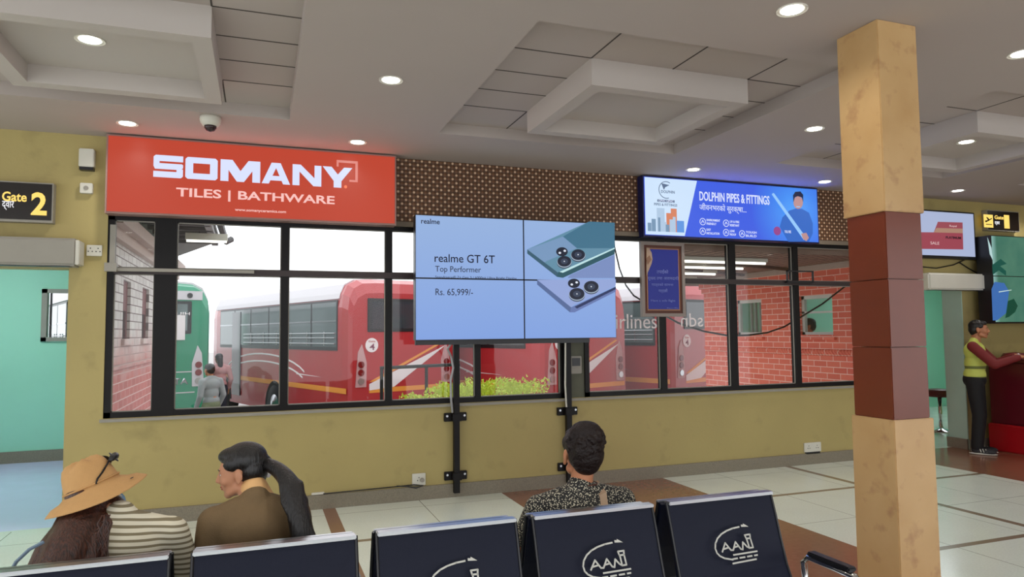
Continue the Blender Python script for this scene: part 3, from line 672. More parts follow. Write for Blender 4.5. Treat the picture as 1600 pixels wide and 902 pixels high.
# man with pipe printed on the sign
m_sk = emit('print_skin', srgb(196, 150, 150), 0.9); m_hr = emit('print_hair', srgb(24, 30, 62), 1.0); m_sh = emit('print_shirt', srgb(50, 104, 196), 1.0); m_pi = emit('print_pipe', srgb(150, 200, 250), 1.0)
P6 = lambda x_, y_: (1140+x_/7.516, 280+y_/7.516)
poly_px([P6(*q) for q in ((690, 735), (590, 560), (620, 450), (700, 370), (780, 345), (850, 350), (930, 395), (975, 520), (975, 640), (930, 735))], Yt).build('printed_shirt', m_sh, sd)
fc = [(805+55*cos(a_*pi/10), 275+75*sin(a_*pi/10)) for a_ in range(20)]
poly_px([P6(*q) for q in fc], Yt-0.003).build('printed_face', m_sk, sd)
poly_px([P6(*q) for q in ((750, 270), (745, 190), (770, 150), (830, 145), (862, 185), (862, 265), (848, 215), (800, 200), (765, 215))], Yt-0.006).build('printed_hair', m_hr, sd)
poly_px([P6(*q) for q in ((495, 180), (510, 162), (525, 172), (900, 690), (870, 715))], Yt-0.009).build('printed_pipe', m_pi, sd)
poly_px([P6(*q) for q in ((840, 640), (900, 630), (930, 690), (900, 730), (860, 700))], Yt-0.012).build('printed_hand', m_sk, sd)
poly_px([P6(*q) for q in ((780, 320), (830, 320), (822, 330), (788, 330))], Yt-0.006).build('printed_smile', m_pi, sd)
c_ = at(1214.5, 361, Yt); MB().disc((c_.x, Yt, c_.z), 0.05, 'y', 0.002).build('emblem', emit('red_print', srgb(150, 70, 140), 1.0), sd)
text_px('TOLL FREE', 1226, 1236, 360, 364, Yt-0.02, m_wl, sd, bold=0.0)

# --- video wall
VY = D-0.33
VX0, VX1, VZ0, VZ1 = 1.315, 3.335, 1.485, 2.622
vw = thing('video_wall', ((VX0+VX1)/2, VY, VZ0), 'big four-panel video wall showing a phone advert in front of the windows', 'screen')
xm, zm = 2.36, 2.045; e = 0.0025
m_scr = bpy.data.materials.new('pale_blue_screen'); m_scr.use_nodes = True
t = m_scr.node_tree; b = t.nodes['Principled BSDF']; b.inputs['Base Color'].default_value = (0.01, 0.01, 0.01, 1); b.inputs['Emission Strength'].default_value = 1.0; b.inputs['Roughness'].default_value = 0.3; b.inputs['Specular IOR Level'].default_value = 0.2
v, X, Y, Z = xyz(t)
t.links.new(mixc(t, step(t, Z, 0, 1.13), srgb(128, 160, 222), srgb(150, 178, 222)), b.inputs['Emission Color'])
for (a, b_, c_, d_) in ((VX0, xm-e, zm+e, VZ1), (xm+e, VX1, zm+e, VZ1), (VX0, xm-e, VZ0, zm-e), (xm+e, VX1, VZ0, zm-e)):
    pn = MB().box(a, b_, VY, VY+0.09, c_, d_).build('display_panel', m_dark, vw)
    s_ = MB().box(a+0.004, b_-0.004, VY-0.002, VY+0.001, c_+0.004, d_-0.004); s_.build('screen', m_scr, pn)
MB().box(VX0+0.02, VX1-0.25, VY+0.09, VY+0.13, VZ0-0.045, VZ1-0.05).build('mounting_frame', m_dark, vw)
VT = VY-0.003
for tx, l, r_, tp, bt, bo in (('realme', 658, 687, 341.5, 349.5, 0.012), ('realme GT 6T', 679, 773, 396.5, 409.5, 0.006), ('Top Performer', 680, 751.5, 415.5, 427.5, 0.0), ('Snapdragon® 7+ Gen 3 / 6000nit Ultra Bright Display', 680, 807, 430.7, 436, 0.0), ('Rs. 65,999/-', 680.5, 739, 451, 463, 0.0)):
    text_px(tx, l, r_, tp, bt, VT, m_ink, vw, bold=bo)
# the two phones on the picture
P7 = lambda x_, y_: (810+x_/5.467, 335+y_/5.467)
def pp(pts, col, lay, nm='phone_picture'):
    o = poly_px([P7(*q) for q in pts], VT-0.001*lay, 0.001).build(nm, emit('picture_colour', srgb(*col), 1.0), vw); return o
pp([(75, 300), (605, 62), (822, 72), (822, 300), (380, 500), (340, 500)], (96, 140, 164), 1)
pp([(605, 62), (822, 72), (822, 290), (500, 290), (380, 190)], (64, 112, 138), 2)
pp([(75, 300), (380, 190), (500, 290), (240, 400), (210, 420)], (118, 150, 188), 2)
pp([(75, 300), (75, 335), (330, 535), (340, 500)], (54, 90, 110), 3)
pp([(340, 495), (330, 535), (380, 543), (822, 340), (822, 290)], (40, 84, 96), 3)
pp([(350, 492), (380, 500), (822, 296), (822, 284)], (190, 226, 230), 4)
pp([(822, 345), (440, 520), (420, 545), (822, 545)], (120, 140, 190), 1)
pp([(160, 560), (160, 600), (440, 800), (480, 770), (832, 610), (832, 556)], (146, 164, 214), 1)
pp([(160, 560), (160, 600), (440, 838), (450, 795)], (84, 104, 150), 2)
pp([(450, 795), (440, 838), (480, 838), (832, 660), (832, 618)], (100, 118, 172), 2)
pp([(480, 790), (500, 806), (832, 640), (832, 618)], (36, 48, 90), 3)
def lens(cx_, cy_, r_, flash=False, lay=5):
    el = lambda k, dy=0: [(cx_+k*r_*cos(a_*pi/12), cy_+dy+k*r_*0.78*sin(a_*pi/12)) for a_ in range(24)]
    if not flash:
        pp(el(1.0, 14), (60, 70, 84), lay); pp(el(1.0, 5), (168, 184, 204), lay+0.6)
    pp(el(0.95), (22, 28, 48), lay+1.2)
    if flash:
        for dx, dy in ((-18, 10), (24, -8)): pp([(cx_+dx+12*cos(a_), cy_+dy+10*sin(a_)) for a_ in (0, 1, 2, 3, 4, 5)], (225, 232, 245), lay+2)
    else:
        pp(el(0.5), (52, 62, 84), lay+1.8); pp([(cx_+6*cos(a_), cy_+6*sin(a_)) for a_ in (0, 1, 2, 3, 4, 5)], (210, 216, 226), lay+2.4)
lens(372, 320, 52, True); lens(510, 345, 62); lens(392, 402, 62)
lens(474, 590, 54, True); lens(622, 618, 66); lens(500, 680, 68)
# --- poles that carry the video wall
for i, x_ in enumerate((1.765, 2.93)):
    po = thing('mounting_pole', (x_, W0-0.04, 0.04), ['black steel wall pole under the left half of the video wall', 'black steel wall pole behind the woman with the bun'][i], 'pole', 'poles carrying the video wall')
    MB().box(x_-0.027, x_+0.027, W0-0.075, W0-0.024, 0.045, 2.5).build('upright', m_black, po)
    MB().box(x_-0.03, x_+0.03, VY+0.13, W0-0.05, 2.30, 2.36).box(x_-0.03, x_+0.03, VY+0.13, W0-0.05, 1.62, 1.68).build('arm', m_black, po)
    for z_ in ((0.20, 0.75) if i == 0 else (0.20, 0.75)):
        br = MB().box(x_-0.11, x_+0.11, W0-0.03, W0-0.001, z_-0.04, z_+0.04).box(x_-0.045, x_+0.045, W0-0.09, W0-0.03, z_-0.035, z_+0.035).bevel(0.004)
        bo_ = br.build('bracket', m_black, po)
        bl = MB()
        for dx in (-0.085, 0.085): bl.disc((x_+dx, W0-0.034, z_+0.012), 0.011, 'y', 0.012, 8)
        bl.build('bolt', m_metal, bo_)
cb = MB().tube([(2.885, W0-0.10, 1.50), (2.885, W0-0.092, 1.3), (2.88, W0-0.088, 1.02), (2.885, W0-0.10, 0.80)], 0.009)
tag(cb.build('white_conduit', m_white), 'thin white conduit running down beside the pole right of the video wall', 'conduit')
cb = MB().tube([(1.70, VY+0.12, 1.48), (1.66, 6.40, 1.40), (1.70, 6.43, 1.33), (1.725, 6.44, 1.22), (1.70, 6.44, 1.10), (1.70, 6.43, 0.93), (1.72, 6.46, 0.80)], 0.011, 8)
tag(cb.build('flexible_hose', mat('silver_hose', srgb(170, 172, 176), 0.35, metal=0.6, bump=0.4, bscale=200)), 'silver flexible cable hose bending down beside the left pole of the video wall', 'cable')
bx = thing('junction_box', (3.04, W0, 1.25), 'small dark junction box on the grey pillar between the windows', 'box')
MB().box(2.98, 3.11, W0-0.0, W0+0.03, 1.12, 1.30).bevel(0.006).build('housing', m_greyp, bx)
MB().box(3.0, 3.09, W0-0.004, W0+0.0, 1.2, 1.28).build('lid', m_dark, bx)
# --- framed blue poster
PY = D-0.05
ps = thing('framed_notice', (4.07, D, 1.7), 'blue framed Nepali notice in a grey frame hanging below the blue sign', 'poster')
X0, X1, Z0, Z1 = 3.80, 4.335, 1.70, 2.50; g = 0.035
MB().box(X0, X1, PY, W0-0.006, Z0, Z0+g).box(X0, X1, PY, W0-0.006, Z1-g, Z1).box(X0, X0+g, PY, W0-0.006, Z0+g, Z1-g).box(X1-g, X1, PY, W0-0.006, Z0+g, Z1-g).build('outer_frame', mat('pewter_frame', srgb(140, 128, 120), 0.4), ps)
MB().box(X0+g, X1-g, PY+0.015, W0-0.006, Z0+g, Z1-g).build('backing', mat('brown_mount', srgb(92, 44, 26), 0.5), ps)
g2 = g+0.03; MB().box(X0+g2, X1-g2, PY+0.008, PY+0.02, Z0+g2, Z1-g2).build('gold_border', mat('gold_border', srgb(166, 118, 84), 0.5), ps)
g3 = g2+0.014; MB().box(X0+g3, X1-g3, PY+0.004, PY+0.02, Z0+g3, Z1-g3).build('blue_sheet', emit('blue_notice', srgb(30, 40, 128), 0.8), ps)
m_nt = mat('notice_ink', srgb(120, 130, 190), 0.6)
PT = PY+0.003
for tx, l, r_, tp, bt in (('तपाईंको', 1026, 1044, 421, 428), ('सुखद तथा आरामदायी', 1012, 1060, 431, 438.5), ('यात्राको कामना', 1018, 1052, 442, 448), ('गर्दछौं', 1029, 1043, 451, 458.5), ('Have a safe flight', 1017, 1055, 468, 472.5), ('Airport Office', 1042, 1060, 480.5, 483)):
    text_px(tx, l, r_, tp, bt, PT, m_nt, ps)
fg = [(1010, 387), (1014, 387.5), (1018, 395), (1019.5, 405), (1018, 412), (1013, 424), (1010, 432)]
poly_px(fg, PT).build('carved_figure', mat('tan_print', srgb(176, 150, 128), 0.6), ps)
poly_px([(1009, 404), (1015, 399), (1018, 406), (1012, 414)], PT-0.003).build('carved_garland', mat('tan_print_dark', srgb(140, 104, 82), 0.6), ps)
# --- gate signs
m_ye = emit('yellow_letters', srgb(252, 214, 110), 1.15); m_we = emit('white_letters', srgb(236, 236, 240), 1.1); m_gb = mat('gate_sign_black', srgb(22, 14, 10), 0.3)
GY = D-0.08
g2_ = thing('gate_sign', (-1.9, D, 2.47), 'black illuminated Gate 2 sign with yellow figures above the left opening', 'sign')
MB().box(-2.45, -1.565, GY+0.003, W0, 2.455, 2.775).build('housing', m_greyp, g2_); MB().box(-2.44, -1.575, GY, GY+0.003, 2.475, 2.765).build('face', m_gb, g2_)
text_px('Gate', 3, 42, 299, 314, GY-0.001, m_ye, g2_, bold=0.02); text_px('द्वार', 3, 22, 314, 328, GY-0.001, m_we, g2_, bold=0.01); text_px('2', 48, 73.5, 300, 336, GY-0.001, m_ye, g2_, bold=0.03)
g1_ = thing('gate_sign', (9.27, D, 2.8), 'black illuminated Gate 1 sign with aeroplane symbol at the right', 'sign')
MB().box(8.97, 9.57, GY+0.003, W0, 2.825, 3.095).build('housing', m_greyp, g1_); MB().box(8.98, 9.56, GY, GY+0.003, 2.835, 3.085).build('face', m_gb, g1_)
text_px('Gate', 1554, 1568, 336.5, 342.5, GY-0.001, m_ye, g1_, bold=0.02); text_px('द्वार', 1554.5, 1562, 346, 352, GY-0.001, m_we, g1_, bold=0.02); text_px('1', 1569.5, 1577, 336, 357, GY-0.001, m_ye, g1_, bold=0.02)
p, q = at(1536.5, 335, GY), at(1552, 356, GY)
ic = MB().box(p.x, q.x, GY-0.002, GY, q.z, p.z).build('aeroplane_tile', m_ye, g1_)
cx_, cz_ = (p.x+q.x)/2, (p.z+q.z)/2
MB().prism([(cx_-.07, cz_+.0), (cx_-.05, cz_+.0), (cx_-.03, cz_-.012), (cx_+.06, cz_+.028), (cx_+.07, cz_+.04), (cx_+.05, cz_+.04), (cx_-.05, cz_-.02)], 'y', GY-0.004, GY-0.002).prism([(cx_-.0, cz_+.0), (cx_-.04, cz_+.05), (cx_-.02, cz_+.05), (cx_+.03, cz_+.015)], 'y', GY-0.004, GY-0.002).box(cx_-.05, cx_+.06, GY-0.004, GY-0.002, cz_-.05, cz_-.04).build('aeroplane_symbol', m_gb, ic)
# --- air curtains over the openings
for i, (a, b_, z0, z1) in enumerate(((-3.0, -1.365, 2.105, 2.325), (7.75, 8.93, 2.025, 2.235))):
    ac = thing('air_curtain', ((a+b_)/2, D, z0), ['long white air curtain unit over the left opening below the Gate 2 sign', 'long white air curtain unit over the right opening behind the column'][i], 'air curtain', 'air curtains over the gate openings')
    MB().box(a, b_, W0-0.19, W0, z0, z1).bevel(0.02, 3).build('housing', m_greyp if i == 0 else m_white, ac)
    MB().box(a+0.05, b_-0.05, W0-0.17, W0-0.10, z0-0.004, z0+0.002).build('outlet_slot', m_dark, ac)
    MB().box(b_-0.02, b_+0.012, W0-0.18, W0-0.005, z0+0.012, z1-0.012).bevel(0.006).build('end_cap', m_white, ac)
# --- small boxes on the wall by the left opening
b1 = thing('alarm_box', (-1.345, W0, 2.92), 'white box with black base high on the wall beside the red sign', 'box')
MB().box(-1.40, -1.29, W0-0.07, W0, 2.93, 3.08).bevel(0.006).build('housing', m_white, b1); MB().box(-1.395, -1.295, W0-0.065, W0, 2.905, 2.93).build('base', m_dark, b1)
b2 = thing('sensor_box', (-1.345, W0, 2.71), 'small white sensor box below the alarm box left of the red sign', 'box')
MB().box(-1.39, -1.30, W0-0.05, W0, 2.715, 2.80).bevel(0.005).build('housing', m_white, b2); MB().disc((-1.345, W0-0.052, 2.757), 0.018, 'y', 0.008).build('sensor', m_greyp, b2)
def plate(name, x0, x1, z0, z1, label, cat='switch', n_=2, group=None):
    o = thing(name, ((x0+x1)/2, W0, z0), label, cat, group)
    MB().box(x0, x1, W0-0.02, W0-0.001, z0, z1).bevel(0.003).build('cover', m_white, o)
    for k_ in range(n_):
        u = x0+(x1-x0)*(k_+0.5)/n_; zc = (z0+z1)/2
        hm_ = MB()
        for dx, dz in ((0, .018), (-.014, -.008), (.014, -.008)): hm_.disc((u+dx, W0-0.0205, zc+dz), 0.005, 'y', 0.003, 8)
        hm_.build('socket_holes', m_dark, o)
    return o
plate('switch_plate', -1.335, -1.225, 2.205, 2.295, 'white switch plate beside the left air curtain')
o_ = plate('wall_socket', 1.35, 1.475, 0.135, 0.245, 'white wall socket low on the wall left of the left pole', 'socket', 1)
MB().disc((1.44, W0-0.03, 0.185), 0.02, 'y', 0.03, 12).build('plug', m_greyp, o_)
o_ = plate('wall_socket', 5.90, 6.14, 0.14, 0.245, 'double white wall socket low on the wall left of the marble column', 'socket', 2)
MB().box(5.92, 6.12, W0-0.022, W0-0.001, 0.118, 0.14).build('base', m_dark, o_)
cb = MB().tube([(0.55, W0-0.03, 0.135), (0.9, W0-0.03, 0.14), (1.2, W0-0.035, 0.145), (1.36, W0-0.04, 0.15), (1.45, W0-0.04, 0.135), (1.38, W0-0.045, 0.12), (1.30, W0-0.04, 0.14), (1.2, W0-0.035, 0.15)], 0.006, 6)
tag(cb.build('power_cable', m_dark), 'black power cable lying along the top of the skirting', 'cable')
plate('cable_clip_box', 0.45, 0.56, 0.128, 0.148, 'small pale connector on the skirting right of the ponytail', 'connector', 0)
cb = MB().tube([tuple(at(x_, y_, Y_)) for x_, y_, Y_ in ((1036, 492, 6.76), (1060, 505, 6.8), (1100, 518, 6.85), (1139, 525, 6.85), (1170, 524, 6.85), (1199, 520, 6.85), (1225, 511, 6.85), (1249, 497, 6.85), (1285, 475, 6.85), (1325, 444, 6.85), (1345, 425, 6.85), (1370, 405, 6.76))], 0.011, 6)
tag(cb.build('drooping_cable', m_dark), 'black cable drooping across outside the right window', 'cable')
cb = MB().tube([tuple(at(x_, y_, Y_)) for x_, y_, Y_ in ((958, 352, 6.745), (960, 385, 6.80), (968, 420, 6.82), (978, 446, 6.82), (990, 462, 6.80), (1003, 470, 6.745))], 0.009, 6)
tag(cb.build('hanging_wire', m_dark), 'thin black wire hanging outside between video wall and notice', 'cable')
tr = MB().box(-1.17, -1.13, W0-0.02, W0+0.005, 2.13, 2.47).box(-1.20, -1.11, W0-0.05, W0+0.005, 2.08, 2.15).box(-1.11, -0.05, W0-0.022, W0+0.005, 2.085, 2.112)
tag(tr.build('cable_trunking', m_greyp), 'grey cable trunking along the window bar below the red sign', 'trunking')
a_, b_ = at(1226, 423, D), at(1268, 441, D)
fr = MB().box(a_.x, b_.x, W0-0.04, W0-0.02, a_.z-0.014, a_.z).box(a_.x, a_.x+0.014, W0-0.04, W0-0.02, 2.1, a_.z).box(b_.x-0.014, b_.x, W0-0.04, W0-0.02, 2.1, a_.z).box(a_.x, b_.x, W0-0.04, W0+0.006, 2.09, 2.104)
tag(fr.build('wire_bracket', m_dark), 'thin black rectangular bracket standing on the right window bar', 'bracket')
# lettering stuck on the glass
gl = thing('glass_lettering', (3.8, W0+0.04, 1.63), 'white lines lettering stuck on the glass beside the notice', 'lettering')
a_ = at(962, 514, W0+0.047); b_ = at(962, 491, W0+0.047); c_ = at(1026, 500, W0+0.047)
text_bm('irlines', a_.x, c_.x, a_.z, b_.z, W0+0.046, 0.0, th=0.001).build('letters', m_wstripe, gl)
gl = thing('glass_lettering', (4.3, W0+0.04, 1.6), 'white mirrored letters on the glass right of the notice', 'lettering')
a_ = at(1064, 511, W0+0.047); b_ = at(1064, 490, W0+0.047); c_ = at(1098, 500, W0+0.047)
text_bm('sdn', a_.x, c_.x, a_.z, b_.z, W0+0.046, 0.0, True, th=0.001).build('letters', m_wstripe, gl)
# --- television at the right
TYY = D-0.12
tv = thing('television', (8.2, D, 2.43), 'wall television with a red and white advert, half hidden by the column', 'television')
MB().box(7.60, 8.68, TYY, W0-0.03, 2.425, 3.035).bevel(0.006).build('case', m_dark, tv)
MB().box(7.615, 8.655, TYY-0.002, TYY, 2.46, 3.015).build('screen', emit('tv_white', srgb(172, 184, 216), 0.95), tv)
MB().box(8.0, 8.3, W0-0.03, W0, 2.6, 2.9).build('bracket', m_dark, tv)
P1 = lambda x_, y_: (1420+x_/6.94, 310+y_/6.94)
def tp_(pts, c, lay, nm='picture_block'): poly_px([P1(*q) for q in pts], TYY-0.003-0.001*lay, 0.001).build(nm, emit('tv_colour', srgb(*c), 1.0), tv)
tp_([(100, 368), (585, 372), (590, 555), (100, 548)], (152, 66, 80), 0); tp_([(315, 255), (582, 262), (585, 372), (270, 370)], (150, 72, 84), 1); tp_([(300, 322), (584, 330), (585, 378), (270, 370)], (168, 130, 110), 2)
m_tp = emit('tv_pale', srgb(214, 180, 180), 1.0)
text_px('Royal', *P1(442, 0)[:1], P1(517, 0)[0], P1(0, 288)[1], P1(0, 315)[1], TYY-0.007, m_tp, tv); text_px('SALE', P1(235, 0)[0], P1(330, 0)[0], P1(0, 468)[1], P1(0, 500)[1], TYY-0.007, m_tp, tv)
text_px('PLATINUM', P1(400, 0)[0], P1(565, 0)[0], P1(0, 410)[1], P1(0, 436)[1], TYY-0.007, mat('tv_dark', srgb(60, 20, 40)), tv, bold=0.04)
for k_, pts in enumerate((((7.7, 2.33), (8.1, 2.31), (8.4, 2.36), (8.6, 2.43)), ((8.5, 2.4), (8.65, 2.33), (8.82, 2.26), (8.95, 2.255)), ((8.62, 2.5), (8.75, 2.56), (8.9, 2.62)))):
    tag(MB().tube([(x_, W0-0.012, z_) for x_, z_ in pts], 0.008, 6).build('loose_wire', m_dark), ['dark loose wire sagging under the television towards the column', 'dark loose wire dropping to the top of the right air curtain', 'dark loose wire rising from the television to the green screen'][k_], 'wire')
# --- second video wall at the right edge
v2 = thing('video_wall', (9.6, D-0.3, 1.6), 'dark tall screen with green and blue picture at the right edge', 'screen')
V2Y = D-0.30; m_gs = bpy.data.materials.new('green_screen_picture'); m_gs.use_nodes = True
t = m_gs.node_tree; b = t.nodes['Principled BSDF']; b.inputs['Base Color'].default_value = (0.01, 0.01, 0.01, 1); b.inputs['Emission Strength'].default_value = 0.9; b.inputs['Roughness'].default_value = 0.2
v, X, Y, Z = xyz(t)
c = mixc(t, noise(t, v, 3.2, 4), srgb(20, 92, 84), srgb(96, 144, 118)); c = mixc(t, step(t, X, -0.80, -0.90), c, srgb(150, 196, 190))
t.links.new(c, b.inputs['Emission Color'])
MB().box(8.70, 10.6, V2Y, V2Y+0.2, 1.60, 2.72).build('case', m_dark, v2)
for z0, z1 in ((2.205, 2.71), (1.62, 2.195)): MB().box(8.715, 10.59, V2Y-0.002, V2Y, z0, z1).build('screen', m_gs, v2)
P2 = lambda x_, y_: (1520+x_/5.3, 350+y_/5.3)
def v2p(pts, c_, lay): poly_px([P2(*q) for q in pts], V2Y-0.003-0.001*lay, 0.001).build('picture_shape', emit('v2_colour', srgb(*c_), 0.9), v2)
v2p([(165, 800), (155, 540), (180, 480), (260, 490), (300, 560), (275, 740), (200, 800)], (60, 110, 180), 0)
v2p([(270, 780), (290, 640), (340, 620), (372, 680), (350, 730), (300, 770)], (6, 70, 52), 1)
v2p([(160, 340), (230, 290), (280, 330), (225, 350), (275, 390), (275, 430), (215, 385), (165, 420)], (16, 84, 72), 1)
v2p([(120, 110), (155, 200), (165, 300), (140, 250)], (190, 224, 224), 1)
v2p([(215, 560), (320, 545), (320, 550), (215, 568)], (210, 235, 225), 2)
MB().box(9.0, 10.3, V2Y+0.2, W0, 1.9, 2.4).build('bracket', m_dark, v2)
# ------------------------------------------------------------------ downlights
m_dl = emit('downlight_glow', (1, 0.95, 0.88, 1), 9.0)
DL = [(-0.93, 4.48, HU-0.06, 'round downlight inside the sunken ceiling box at the upper left'), (-0.99, 6.07, H, 'round downlight on the ceiling above the left part of the red sign'), (0.79, 4.49, H, 'round downlight on the flat ceiling between the two big sunken trays'), (0.78, 6.07, H, 'round downlight on the ceiling above the right end of the red sign'), (2.50, 6.12, H, 'round downlight on the ceiling above the middle of the video wall'), (2.58, 2.83, H, 'round downlight on the near ceiling at the top left of the column'), (4.30, 4.51, H, 'round downlight just left of the column, high above the blue sign'), (4.19, 6.07, H, 'round downlight on the ceiling above the left end of the blue sign'), (5.96, 6.13, H, 'round downlight on the ceiling above the right end of the blue sign'), (6.03, 4.50, HU-0.06, 'round downlight right of the column in the ceiling box'), (7.92, 6.05, H, 'round downlight above the television right of the column'), (4.33, 2.85, H, 'round downlight cut by the right edge of the picture')]
extra = [(x_, y_, H) for y_ in (2.85, 0.6, -1.8) for x_ in (-5.0, -2.0, 0.79, 4.33, 7.9, 10.6) if not (y_ == 2.85 and x_ == 4.33)] + [(9.6, 4.5, H), (9.6, 6.05, H), (-2.7, 6.07, H), (-4.4, 4.5, H)]
proto = None
for i, q in enumerate(DL+[e_+('round ceiling downlight out of the picture over the hall',) for e_ in extra]):
    if i == 4: continue
    x_, y_, z_, lab = q
    if proto is None:
        proto = thing('downlight', (x_, y_, z_), lab, 'light', 'round ceiling downlights')
        MB().lathe([(0.058, -0.001), (0.072, -0.003), (0.078, -0.006), (0.078, 0.004), (0.058, 0.004)], n=28).build('trim_ring', m_white, proto, world=False)
        MB().lathe([(0.0, -0.004), (0.057, -0.004), (0.057, 0.0), (0.0, 0.0)], n=28).build('diffuser', m_dl, proto, world=False)
        o = proto
    else: o = copy_tree(proto)
    o.location = (x_, y_, z_); o['label'] = lab
    if i < len(DL) or True:
        ld = bpy.data.lights.new('downlight_lamp', 'SPOT'); ld.energy = DOWNLIGHT_W*(1.6 if i < len(DL) else 2.6); ld.spot_size = radians(150); ld.spot_blend = 1.0; ld.shadow_soft_size = 0.05; ld.color = (1, 0.95, 0.88)
        lo = bpy.data.objects.new('downlight_lamp', ld); COL.objects.link(lo); lo.location = (x_, y_, z_-0.02)
# unseen lamps added to brighten the two gate passages
for i, (x_, lab) in enumerate(((-3.2, 'unseen ceiling light panel added inside the left gate passage'), (11.0, 'unseen ceiling light panel added inside the right gate passage'))):
    lp = thing('ceiling_panel_light', (x_, 8.6, 2.88), lab, 'light')
    MB().box(x_-0.6, x_+0.6, 8.0, 9.2, 2.86, 2.9).build('frame', m_white, lp); MB().box(x_-0.56, x_+0.56, 8.04, 9.16, 2.855, 2.86).build('diffuser', emit('panel_glow', (0.86, 0.95, 1, 1), 11.5 if i == 0 else 8.5), lp)
# dome camera
dc = thing('dome_camera', (-0.37, 5.70, H), 'white dome security camera under the ceiling edge above the red sign', 'camera')
MB().lathe([(0.075, 0.0), (0.078, -0.02), (0.07, -0.05), (0.055, -0.07), (0.0, -0.07)], n=28).xf(Matrix.Translation((-0.37, 5.70, H))).build('housing', m_white, dc, True)
MB().lathe([(0.045, -0.06), (0.043, -0.085), (0.03, -0.105), (0.0, -0.115)], n=24).xf(Matrix.Translation((-0.37, 5.70, H))).build('dome', mat('smoked_dome', srgb(50, 30, 34), 0.1), dc, True)
